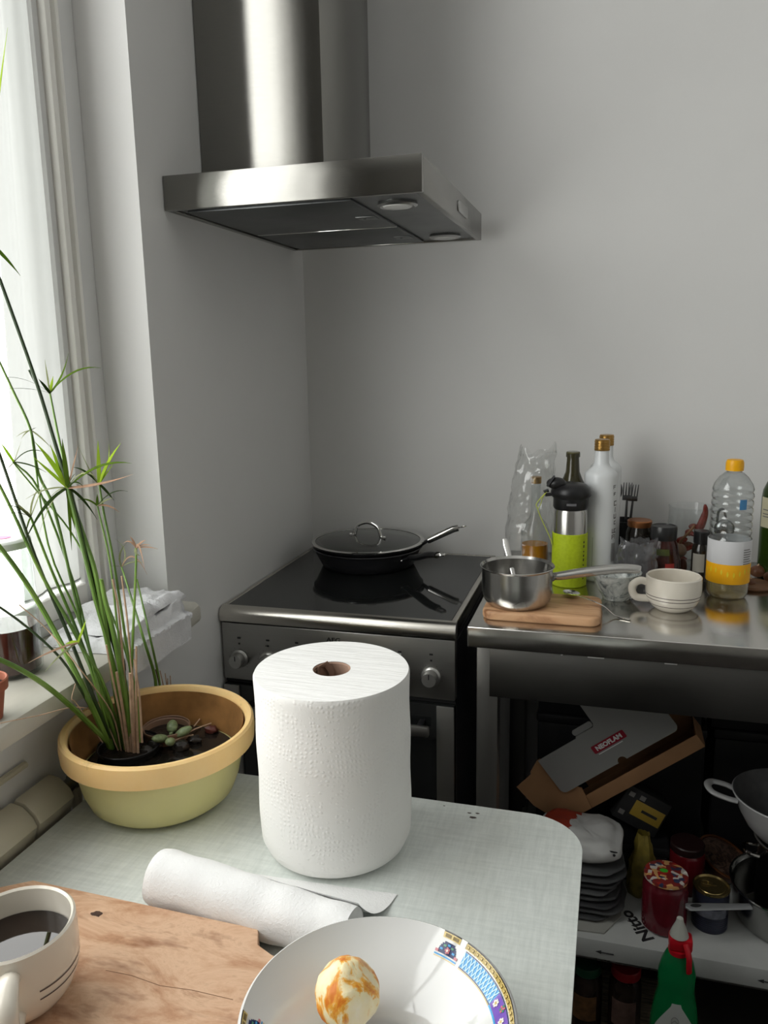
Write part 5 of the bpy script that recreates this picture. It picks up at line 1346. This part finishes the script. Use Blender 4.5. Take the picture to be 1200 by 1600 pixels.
# jam jar with sweets under its lid
M_jamg = mat('red_jam_glass', rgb(92, 22, 32), 0.08, var=0.25, vscale=20, coat=0.4)
jm = thing('jam_jar', 'red jam jar with a multicoloured printed lid on the white carton', 'jar', (0.912, -0.5184, CZ))
JR = 0.0425
obj('body', MB().lathe([(0, 0), (JR - 0.004, 0), (JR, 0.005), (JR, 0.086), (JR - 0.002, 0.095), (JR - 0.005, 0.1015), (JR - 0.005, 0.1036), (0, 0.1036)], 48), M_jamg, jm)
k = NT('candy_lid_print'); k.b.inputs['Roughness'].default_value = 0.3
vo = k.add('ShaderNodeTexVoronoi', Scale=105); cc = k.coords((1, 1, 1)); k.link(cc, 'Vector', vo, 'Vector')
rp = k.ramp(vo, [(0.0, rgb(150, 40, 34)), (0.22, rgb(190, 182, 174)), (0.36, rgb(120, 40, 36)), (0.55, rgb(52, 58, 84)), (0.62, rgb(196, 150, 96)), (0.74, rgb(120, 44, 40)), (0.9, rgb(226, 222, 214))], 'Color')
rp.color_ramp.interpolation = 'CONSTANT'; k.link(rp, 'Color', k.b, 'Base Color')
jl = obj('lid', MB().lathe([(0, 0.1140), (JR - 0.006, 0.1140), (JR - 0.002, 0.1125), (JR - 0.0012, 0.109), (JR - 0.0012, 0.1050), (JR - 0.003, 0.1040), (0, 0.1040)], 48), k.m, jm)
obj('green_dot', MB().lathe([(0, 0), (0.006, 0), (0.006, 0.0005), (0, 0.0006)], 16, sx=1.3), mat('green_print', rgb(60, 170, 50), 0.4), jl, (-0.004, 0.004, 0.1141))
# canned food with ring pull
tn_ = thing('tin_can', 'small dark blue tin can with a gold ring-pull lid', 'can', (0.9985, -0.4940, CZ))
M_tin = mat('gold_tin_lid', rgb(150, 132, 88), 0.25, 0.9, var=0.08)
M_navy = mat('navy_can_label', rgb(40, 43, 60), 0.35, var=0.25, vscale=40)
cr = 0.0335
cpf = [(0, 0), (cr - 0.001, 0), (cr, 0.002), (cr, 0.006)]
for i in range(7): cpf += [(cr - 0.0008, 0.010 + i * 0.0042), (cr, 0.012 + i * 0.0042)]
cpf += [(cr, 0.075), (cr - 0.0015, 0.080), (0, 0.080)]
obj('body', MB().lathe(cpf, 48), M_navy, tn_)
obj('label_band', MB().lathe([(cr + 0.0004, 0.034), (cr + 0.0005, 0.052)], 24, ang=(math.radians(-150), math.radians(-40))), mat('grey_label', rgb(110, 112, 124), 0.5, var=0.3, vscale=90), tn_)
li = obj('lid', MB().lathe([(cr - 0.0015, 0.0800), (cr + 0.001, 0.081), (cr + 0.001, 0.0845), (cr - 0.001, 0.0850), (cr - 0.003, 0.0815), (cr - 0.008, 0.0812), (cr - 0.009, 0.0822), (0, 0.0822)], 48), M_tin, tn_)
rg_ = [(-0.010 + 0.0085 * math.cos(a), 0.006 + 0.006 * math.sin(a), 0.0838) for a in [2 * PI * i / 18 for i in range(19)]]
obj('ring_pull', MB().tube(rg_, 0.0012, 6), M_tin, li)
obj('tab', MB().box(-0.004, 0.002, 0.0824, 0.010, 0.009, 0.0834, bev=0.0004), M_tin, li)
# pots on the right
M_potst = steel('pot_steel', (0.38, 0.38, 0.37), 0.22, (2, 2, 120))
pt = thing('steel_pot', 'large stainless pot with a long grey handle at the right of the lower shelf', 'pot', (1.143, -0.452, CZ))
ph = 0.082
obj('body', MB().lathe(vessel([(0, 0), (0.080, 0), (0.088, 0.004), (0.097, 0.025), (0.101, 0.05), (0.102, ph - 0.006), (0.1055, ph - 0.002), (0.1065, ph)], 0.002), 64), M_potst, pt)
obj('rim_bead', MB().lathe([(0.1045, ph), (0.1070, ph + 0.0005), (0.1070, ph + 0.003), (0.1045, ph + 0.003)], 64, closed=True), M_chrome, pt)
M_hgrey = mat('grey_handle', rgb(136, 138, 140), 0.35, 0.3)
HR = Vector((1.063 - 1.143, -0.526 + 0.452, 0)); HT = Vector((0.945 - 1.143, -0.566 + 0.452, 0))
hd_ = HT - HR; HL = hd_.length; hd_.normalize()
hp = MB()
lat = Vector((-hd_.y, hd_.x, 0))
def hpt(u, v):
    s = -0.002 + (HL + 0.002) * u
    w = (0.0080 + 0.0030 * u) * (1.0 if u < 0.93 else math.sqrt(max(0.02, 1 - ((u - 0.93) / 0.07) ** 2)))
    a = 2 * PI * v
    return HR + hd_ * s + lat * (w * math.cos(a)) + Vector((0, 0, 0.073 + 0.006 * u + 0.003 * math.sin(a)))
hp.grid(hpt, 30, 14)
ho = obj('handle', hp, M_hgrey, pt)
M_r = Matrix.Translation(HR + hd_ * (HL - 0.020) + Vector((0, 0, 0.0812))) @ Matrix.Rotation(math.atan2(hd_.y, hd_.x), 4, 'Z')
obj('hanging_slot', MB().ball((0, 0, 0), 1, 14, 8, sc=(0.011, 0.0045, 0.0016), M=M_r), M_rubber, ho)
ip = thing('inner_pot', 'narrow stainless pot standing inside the large steel pot', 'pot', (1.150, -0.446, CZ + 0.0030))
obj('body', MB().lathe(vessel([(0, 0), (0.060, 0), (0.064, 0.004), (0.0655, 0.165), (0.069, 0.170), (0.0725, 0.1705)], 0.0018), 48), M_potst, ip)
obj('rim_bead', MB().lathe([(0.0705, 0.1700), (0.0745, 0.1705), (0.0745, 0.1735), (0.0705, 0.1735)], 48, closed=True), M_chrome, ip)
for s in (-1, 1):
    obj('side_handle', MB().tube(smooth_path([(s * 0.065, -0.02, 0.14), (s * 0.088, -0.014, 0.143), (s * 0.088, 0.014, 0.143), (s * 0.065, 0.02, 0.14)], 5), 0.0035, 8), M_chrome, ip)
M_wpot = mat('white_enamel', rgb(176, 176, 176), 0.22, var=0.03, coat=0.3)
M_gpot = mat('grey_nonstick', (0.075, 0.075, 0.076), 0.5, var=0.2, vscale=40)
wpz = CZ + 0.0030 + 0.1740
wpot = thing('white_pot', 'white pot with an ear handle and dark grey inside, topmost of the pot stack', 'pot', (1.137, -0.440, wpz))
vv = vessel([(0, 0), (0.052, 0), (0.060, 0.004), (0.078, 0.025), (0.092, 0.052), (0.1035, 0.082), (0.1055, 0.086)], 0.004)
no = 7 + 1
obj('body', MB().lathe(vv[:no], 64), M_wpot, wpot)
obj('lining', MB().lathe(vv[no - 1:], 64), M_gpot, wpot)
e0 = Vector((-0.098, -0.034, 0.079)); e1 = Vector((-0.098, 0.028, 0.079))
ear = smooth_path([(-0.099, -0.026, 0.0765), (-0.118, -0.026, 0.080), (-0.143, -0.020, 0.086), (-0.150, 0.002, 0.088), (-0.140, 0.022, 0.086), (-0.116, 0.026, 0.081), (-0.099, 0.022, 0.0765)], 6)
obj('handle', MB().tube(ear, 0.0075, 12, flat=0.6, up=(0, 0, 1)), M_wpot, wpot)
obj('handle', MB().tube([(-p.x, p.y, p.z) for p in ear], 0.0075, 12, flat=0.6, up=(0, 0, 1)), M_wpot, wpot)
# copper rimmed pan tilted behind the can
cpn = thing('copper_pan', 'shallow copper rimmed pan tilted behind the tin can', 'pan', (1.043, -0.332, CZ + 0.040))
cpn.rotation_euler = (math.radians(8), math.radians(22), 0)
obj('body', MB().lathe(vessel([(0, -0.026), (0.040, -0.026), (0.050, -0.016), (0.056, 0.004)], 0.002), 48), mat('dark_copper', rgb(96, 58, 40), 0.3, 0.6, var=0.2), cpn)
obj('rim_bead', MB().lathe([(0.0545, 0.004), (0.0585, 0.004), (0.0585, 0.007), (0.0545, 0.007)], 48, closed=True), M_copper, cpn)
k = NT('patterned_tin'); nn = k.noise(70, 3, dist=2); rr = k.ramp(nn, [(0.4, rgb(54, 40, 34)), (0.6, rgb(120, 96, 84))]); k.link(rr, 'Color', k.b, 'Base Color'); k.b.inputs['Roughness'].default_value = 0.3
obj('lid', MB().lathe([(0, 0.010), (0.040, 0.008), (0.0535, 0.004), (0.0535, 0.001), (0, 0.001)], 48), k.m, cpn)
# dark red jar behind the jam
rj = thing('red_tin', 'dark red tall jar behind the jam jar', 'jar', (0.962, -0.390, CZ))
obj('body', MB().lathe([(0, 0), (0.034, 0), (0.036, 0.004), (0.036, 0.082), (0.032, 0.088), (0, 0.088)], 40), mat('deep_red_glass', rgb(92, 16, 24), 0.15, var=0.2), rj)
obj('lid', MB().lathe([(0, 0.0885), (0.033, 0.0885), (0.034, 0.090), (0.034, 0.103), (0.032, 0.105), (0, 0.105)], 40), mat('dark_lid', rgb(40, 22, 22), 0.35), rj)
yb_ = thing('yellow_packet', 'dull yellow twisted packet behind the jam jar', 'packet', (0.872, -0.430, CZ))
def pkt(u, v):
    a = 2 * PI * u; n_ = noise.noise(Vector((math.cos(a) * 2, math.sin(a) * 2, v * 5)))
    r = 0.028 * (1 - 0.55 * v * v) + 0.006 * n_
    return (r * math.cos(a), r * 0.8 * math.sin(a), 0.001 + 0.135 * v + 0.008 * n_ * v)
obj('wrapper', MB().grid(pkt, 32, 16), mat('yellow_wrapper', rgb(120, 106, 44), 0.5, var=0.3, vscale=50), yb_)

# pile of folded grey bags with a white sack on it
M_bagc = [mat('grey_bag_%s' % n, c, 0.6, var=0.2, vscale=30) for n, c in (('dark', rgb(58, 59, 60)), ('mid', rgb(70, 71, 72)), ('deep', rgb(48, 48, 50)))]
z = CZ
obase = thing('cardboard_sheet', 'pale cardboard sheet under the pile of grey bags', 'cardboard', (0, 0, z))
obj('sheet', MB().prism([(0.650, -0.588), (0.800, -0.578), (0.832, -0.520), (0.834, -0.36), (0.650, -0.36)], 0, 0.003), mat('pale_card', rgb(150, 150, 144), 0.7, var=0.06), obase)
z += 0.0035
ORD = ['at the very bottom', 'second from the bottom', 'third from the bottom', 'fourth from the bottom', 'fifth from the bottom', 'sixth from the bottom', 'second from the top', 'on top, under the white sack']
for i in range(8):
    h = 0.0125 + 0.002 * (i % 2)
    def bagl(u, v, i=i, h=h):
        a = 2 * PI * u
        th = PI * (v - 0.5)
        ex = 0.095; c_ = math.cos(th) ** 0.45 if math.cos(th) > 0 else 0; s_ = math.sin(th)
        ca_, sa_ = math.cos(a), math.sin(a)
        q = 0.55
        X = math.copysign(abs(ca_) ** q, ca_) * ex * c_; Y = math.copysign(abs(sa_) ** q, sa_) * 0.082 * c_
        n_ = noise.noise(Vector((X * 26 + i * 5, Y * 26, i)))
        return (X * (1 + 0.12 * n_), Y * (1 + 0.10 * n_), h / 2 + math.copysign(abs(s_) ** 0.6, s_) * (h / 2 - 0.0006) + 0.0)
    t = obj('folded_bag', MB().grid(bagl, 36, 10), M_bagc[i % 3], None, (0.735 + 0.005 * ((i * 3) % 4 - 1), -0.476 + 0.004 * (i % 2), z))
    tag(t, 'dark grey folded bag in the pile under the sack, ' + ORD[i], 'bag', 'pile of folded grey bags')
    z += h + 0.0004
ws = thing('paper_sack', 'white paper sack with a red band on the pile of grey bags', 'sack', (0.748, -0.483, z))
M_sack = mat('white_sack_paper', rgb(178, 178, 176), 0.6, var=0.06, vscale=20, bump=0.3, bscale=30)
def sack(u, v):
    a = 2 * PI * u; th = PI * (v - 0.5)
    ca_, sa_ = math.cos(a), math.sin(a); c_ = max(0, math.cos(th)) ** 0.6; s_ = math.sin(th); q = 0.6
    X = math.copysign(abs(ca_) ** q, ca_) * 0.082 * c_; Y = math.copysign(abs(sa_) ** q, sa_) * 0.066 * c_
    n_ = noise.noise(Vector((X * 24, Y * 24, s_ * 2))) + 0.5 * abs(noise.noise(Vector((X * 60, Y * 60, s_ * 3))))
    return (X * (1 + 0.06 * n_), Y * (1 + 0.06 * n_), 0.0285 + math.copysign(abs(s_) ** 0.7, s_) * 0.0275 * (1 + (0.28 * n_ - 0.25 * (X + 0.03) / 0.08) * (s_ > 0)))
sk = MB().grid(sack, 72, 28)
for fi, f in enumerate(sk.f):
    c = sum((sk.v[i] for i in f), Vector()) / len(f)
    if -0.070 < c.x < -0.026 + 0.25 * c.y + 0.010: sk.mi[fi] = 1
obj('body', sk, [M_sack, mat('red_band_print', rgb(150, 52, 34), 0.5, var=0.1)], ws)
for i, (du, dv) in enumerate(((0.86, 0.62), (0.875, 0.60), (0.89, 0.58), (0.87, 0.52))):
    p = Vector(sack(du, dv)) + Vector((0.0006, -0.0010, 0.0006))
    obj('printed_letter', MB().ball(p, 1, 8, 5, sc=(0.0055, 0.0008, 0.0018) if i < 3 else (0.003, 0.0008, 0.003)), M_print, ws)

# tilted open carton with a printed lid
O = Vector((0.7075, -0.400, 0.4420))
e1_ = Vector((0.221, 0.0, 0.173)).normalized(); e3 = Vector((0, -1, 0)); e2_ = Vector((-e1_.z, 0, e1_.x))
tilt = math.radians(14)
ROT = Matrix((e1_, e2_, e3)).transposed().to_4x4()          # columns: along, up, toward the viewer
bx = thing('open_carton', 'open grey and brown carton lying tilted with a red printed logo', 'carton', O)
bx.rotation_euler = ROT.to_euler()
M_gcard = mat('grey_card', rgb(138, 138, 136), 0.55, var=0.05, vscale=8)
M_bcard = mat('brown_corrugated_card', rgb(150, 112, 78), 0.8, var=0.08, vscale=20, bump=0.15, bscale=70)
outl = []
def arcpts(cx, cy, r, a0, a1, n=6): return [(cx + r * math.cos(math.radians(a0 + (a1 - a0) * i / n)), cy + r * math.sin(math.radians(a0 + (a1 - a0) * i / n))) for i in range(n + 1)]
outl += arcpts(0.012, 0.012, 0.012, 180, 270)
outl += arcpts(0.150, 0.0, 0.010, 180, 0, 10)
outl += arcpts(0.274, 0.012, 0.012, 270, 360)
outl += [(0.286, 0.088), (0.279, 0.150), (0.150, 0.150)] + [(0.148, 0.098), (0.143, 0.092), (0.100, 0.092), (0.098, 0.0885), (0.0, 0.0885)]
lidp = obj('lid_flap', MB().prism(outl, 0.0, 0.003), M_gcard, bx)
obj('tab', MB().prism(rrect(0.098, 0.093, 0.146, 0.106, 0.006), -0.002, 0.001), M_gcard, bx)
lg = obj('logo_plate', MB().prism(rrect(0.112, 0.040, 0.190, 0.058, 0.003), 0.0031, 0.0036), M_red_print, lidp)
text('NEOFLAM', 0.0135, M_white_print, lg, (0.151, 0.0488, 0.0040), (0, 0, 0), sx=1.02, bold=0.0006)
obj('small_print', MB().box(0.118, 0.0355, 0.0032, 0.176, 0.0372, 0.0036), M_white_print, lidp)
# tray: front strip, bottom, back, end, side flap
obj('front_strip', MB().box(-0.005, -0.060, -0.009, 0.304, -0.030, -0.006, bev=0.0008), M_bcard, bx)
obj('bottom_panel', MB().box(-0.005, -0.060, -0.100, 0.304, -0.057, -0.009), M_bcard, bx)
obj('back_panel', MB().box(0.020, -0.060, -0.103, 0.302, 0.010, -0.100), M_bcard, bx)
obj('end_panel', MB().box(0.301, -0.057, -0.099, 0.304, -0.030, -0.009), M_bcard, bx)
sf = [(0.004, 0.0880), (-0.004, 0.0880), (-0.032, 0.0740), (-0.034, 0.0690), (-0.0788, 0.0607), (-0.0733, 0.0072), (-0.0541, -0.0357), (-0.0057, -0.0580), (0.030, -0.0580), (0.040, -0.010), (0.010, 0.020)]
obj('side_flap', MB().prism(sf, -0.0055, -0.0030), M_bcard, bx)
# yellow and black box
yx = thing('yellow_black_box', 'small black box with a yellow panel behind the white sack', 'box', (0.868, -0.345, CZ + 0.1565), math.radians(-12))
yx.rotation_euler = (math.radians(-8), math.radians(28), math.radians(8))
obj('body', MB().box(-0.050, -0.030, -0.048, 0.050, 0.030, 0.030, bev=0.002), M_rubber, yx)
obj('yellow_panel', MB().box(-0.022, -0.0312, -0.026, 0.046, -0.0302, 0.008, bev=0.0003), mat('yellow_print', rgb(150, 124, 44), 0.5, var=0.1), yx)
obj('black_bar', MB().box(-0.002, -0.0320, -0.012, 0.034, -0.0313, -0.006), M_print, yx)
for q in ((-0.036, 0.014), (-0.012, 0.016), (-0.038, -0.030)):
    obj('grey_mark', MB().box(q[0] - 0.006, -0.0312, q[1] - 0.005, q[0] + 0.006, -0.0304, q[1] + 0.005), M_greyp, yx)
# black filler boxes, added so the space behind reads dark
M_crate = mat('black_filler_plastic', (0.010, 0.010, 0.012), 0.6, var=0.2)
def crate(name, label, x0, y0, z0, x1, y1, z1):
    t = thing(name, label, 'crate', ((x0 + x1) / 2, (y0 + y1) / 2, z0))
    hx_, hy_, h = (x1 - x0) / 2, (y1 - y0) / 2, z1 - z0
    obj('body', MB().box(-hx_, -hy_, 0, hx_, hy_, h - 0.022, bev=0.004), M_crate, t)
    obj('lid', MB().box(-hx_ - 0.003, -hy_ - 0.003, h - 0.0215, hx_ + 0.003, hy_ + 0.003, h, bev=0.005), M_crate, t)
crate('dark_filler_box', 'added black filler box giving the dark on the shelf behind the yellow box', 0.640, -0.265, CZ, 1.000, -0.100, CZ + 0.300)
crate('dark_filler_box', 'added black filler box giving the dark on the shelf behind the pot stack', 1.020, -0.255, CZ, 1.380, -0.100, CZ + 0.300)
crate('dark_filler_box', 'added upper black filler box darkening the back left of the shelf', 0.640, -0.262, CZ + 0.3005, 0.990, -0.100, CZ + 0.450)
crate('dark_filler_box', 'added upper black filler box darkening the back right of the shelf', 1.010, -0.252, CZ + 0.3005, 1.380, -0.100, CZ + 0.450)
crate('dark_filler_box', 'added black filler box on the floor, giving the dark under the shelf', 0.640, -0.300, 0.0, 1.400, -0.080, 0.190)
crate('dark_filler_bin', 'added black filler box darkening the far right of the shelf behind the white pot', 1.150, -0.330, CZ, 1.3, -0.262, CZ + 0.330)

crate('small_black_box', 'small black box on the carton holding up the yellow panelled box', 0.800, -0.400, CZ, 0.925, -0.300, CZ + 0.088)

# floor under the shelf
mt = thing('woven_mat', 'coarse straw coloured woven mat on the floor under the shelf', 'mat', (0.80, -0.47, 0.0))
k = NT('coarse_weave'); k.b.inputs['Roughness'].default_value = 0.9
a1 = k.noise(120, 3, 0.7, (0.2, 2.5, 1)); rr = k.ramp(a1, [(0.35, rgb(58, 50, 40)), (0.65, rgb(136, 122, 100))]); k.link(rr, 'Color', k.b, 'Base Color'); k.bump(a1, 0.6, 0.003)
obj('weave', MB().box(-0.15, -0.10, 0.0005, 0.15, 0.10, 0.006, bev=0.002), k.m, mt)
def floorjar(name, label, x, y, r, h, glassm, lidm, labm):
    t = thing(name, label, 'jar', (x, y, 0.0065), 0)
    obj('body', MB().lathe([(0, 0), (r - 0.004, 0), (r, 0.005), (r, h * 0.72), (r * 0.94, h * 0.80), (r * 0.82, h * 0.85), (r * 0.82, h * 0.87), (0, h * 0.87)], 40), glassm, t)
    obj('lid', MB().lathe([(0, h * 0.873), (r * 0.84, h * 0.873), (r * 0.90, h * 0.885), (r * 0.90, h * 0.985), (r * 0.86, h), (0, h)], 40), lidm, t)
    if labm: obj('label', MB().lathe([(r + 0.0003, h * 0.25), (r + 0.0004, h * 0.62)], 20, ang=(math.radians(-140), math.radians(-50))), labm, t)
M_dk = mat('dark_preserve', (0.020, 0.013, 0.010), 0.08, var=0.4, vscale=30)
floorjar('preserve_jar', 'glass jar with a red lid on the floor under the shelf', 0.8455, -0.535, 0.0320, 0.158, M_dk, mat('red_lid', rgb(150, 26, 34), 0.35), mat('brown_label', rgb(92, 70, 62), 0.6, var=0.3, vscale=60))
floorjar('preserve_jar', 'glass jar with a dark green lid on the floor beside the table edge', 0.7700, -0.535, 0.0320, 0.150, M_dk, mat('green_lid', rgb(20, 62, 40), 0.35), mat('ochre_label', rgb(90, 62, 36), 0.6, var=0.5, vscale=60))
# green spray bottle in front of the shelf
spb = thing('spray_bottle', 'green dish soap spray bottle with a red trigger in front of the shelf', 'bottle', (0.928, -0.650, 0.0))
k = NT('green_pet'); k.b.inputs['Base Color'].default_value = (*rgb(8, 118, 62), 1); k.b.inputs['Roughness'].default_value = 0.12
k.b.inputs['Transmission Weight'].default_value = 0.15
nn = k.noise(9, 2); rr = k.ramp(nn, [(0.3, rgb(6, 104, 54)), (0.7, rgb(12, 128, 70))]); k.link(rr, 'Color', k.b, 'Base Color')
M_gpet = k.m
gp = [(0, 0), (0.036, 0), (0.040, 0.006), (0.042, 0.05), (0.0425, 0.13), (0.0415, 0.165), (0.036, 0.205), (0.0310, 0.232), (0.0325, 0.250), (0.0320, 0.268), (0.0270, 0.290), (0.0200, 0.306), (0.0150, 0.314), (0, 0.314)]
obj('body', MB().lathe(gp, 48, sy=0.72), M_gpet, spb)
M_rtr = mat('red_trigger', rgb(190, 22, 36), 0.35, var=0.05)
th_ = MB().box(-0.017, -0.014, 0.3145, 0.023, 0.014, 0.340, bev=0.005)
hdx = obj('spray_head', th_, M_rtr, spb)
obj('collar', MB().lathe([(0.0, 0.306), (0.0175, 0.306), (0.0175, 0.3142), (0, 0.3142)], 28), M_rtr, spb)
obj('trigger', MB().tube(smooth_path([(0.010, -0.014, 0.334), (0.016, -0.022, 0.316), (0.017, -0.024, 0.298), (0.018, -0.022, 0.284)], 4), 0.0058, 10, flat=0.6), M_rtr, spb)
M_noz = mat('pale_nozzle', rgb(176, 178, 170), 0.4)
obj('nozzle', MB().lathe([(0.0, 0.3402), (0.0165, 0.3402), (0.0135, 0.350), (0.0070, 0.366), (0.0055, 0.374), (0, 0.375)], 24), M_noz, spb)
lbm = mat('pale_soap_label', rgb(176, 180, 176), 0.45, var=0.06, vscale=14)
def slab(u, v):
    a = math.radians(-90) + (u - 0.5) * 2.0 * (1.0 if v < 0.62 else max(0.22, 1 - ((v - 0.62) / 0.38) ** 1.3 * 0.85))
    z = 0.055 + 0.162 * v
    r = prof_r(gp, z) + 0.0005
    return (r * math.cos(a), 0.72 * r * math.sin(a), z)
sl_ = obj('label', MB().grid(slab, 20, 24), lbm, spb)
def onlab(a, z, off=0.0009):
    r = prof_r(gp, z) + off
    return Vector((r * math.cos(math.radians(a)), 0.72 * r * math.sin(math.radians(a)), z))
obj('printed_line', MB().tube([onlab(-128 + 6 * i, 0.150 - 0.004 * math.sin(i)) for i in range(12)], 0.0007, 5, flat=0.5), M_greyp, sl_)
obj('printed_line', MB().tube([onlab(-122 + 6 * i, 0.128 - 0.003 * math.sin(i * .7)) for i in range(11)], 0.0006, 5, flat=0.5), M_greyp, sl_)
obj('printed_emblem', MB().tube([onlab(-92 + 9 * math.cos(a), 0.184 + 0.008 * math.sin(a)) for a in [2 * PI * i / 18 for i in range(19)]], 0.0007, 5, flat=0.5), M_greyp, sl_)
obj('printed_emblem', MB().tube([onlab(-100, 0.180), onlab(-92, 0.186), onlab(-84, 0.181)], 0.0007, 5, flat=0.5), M_greyp, sl_)
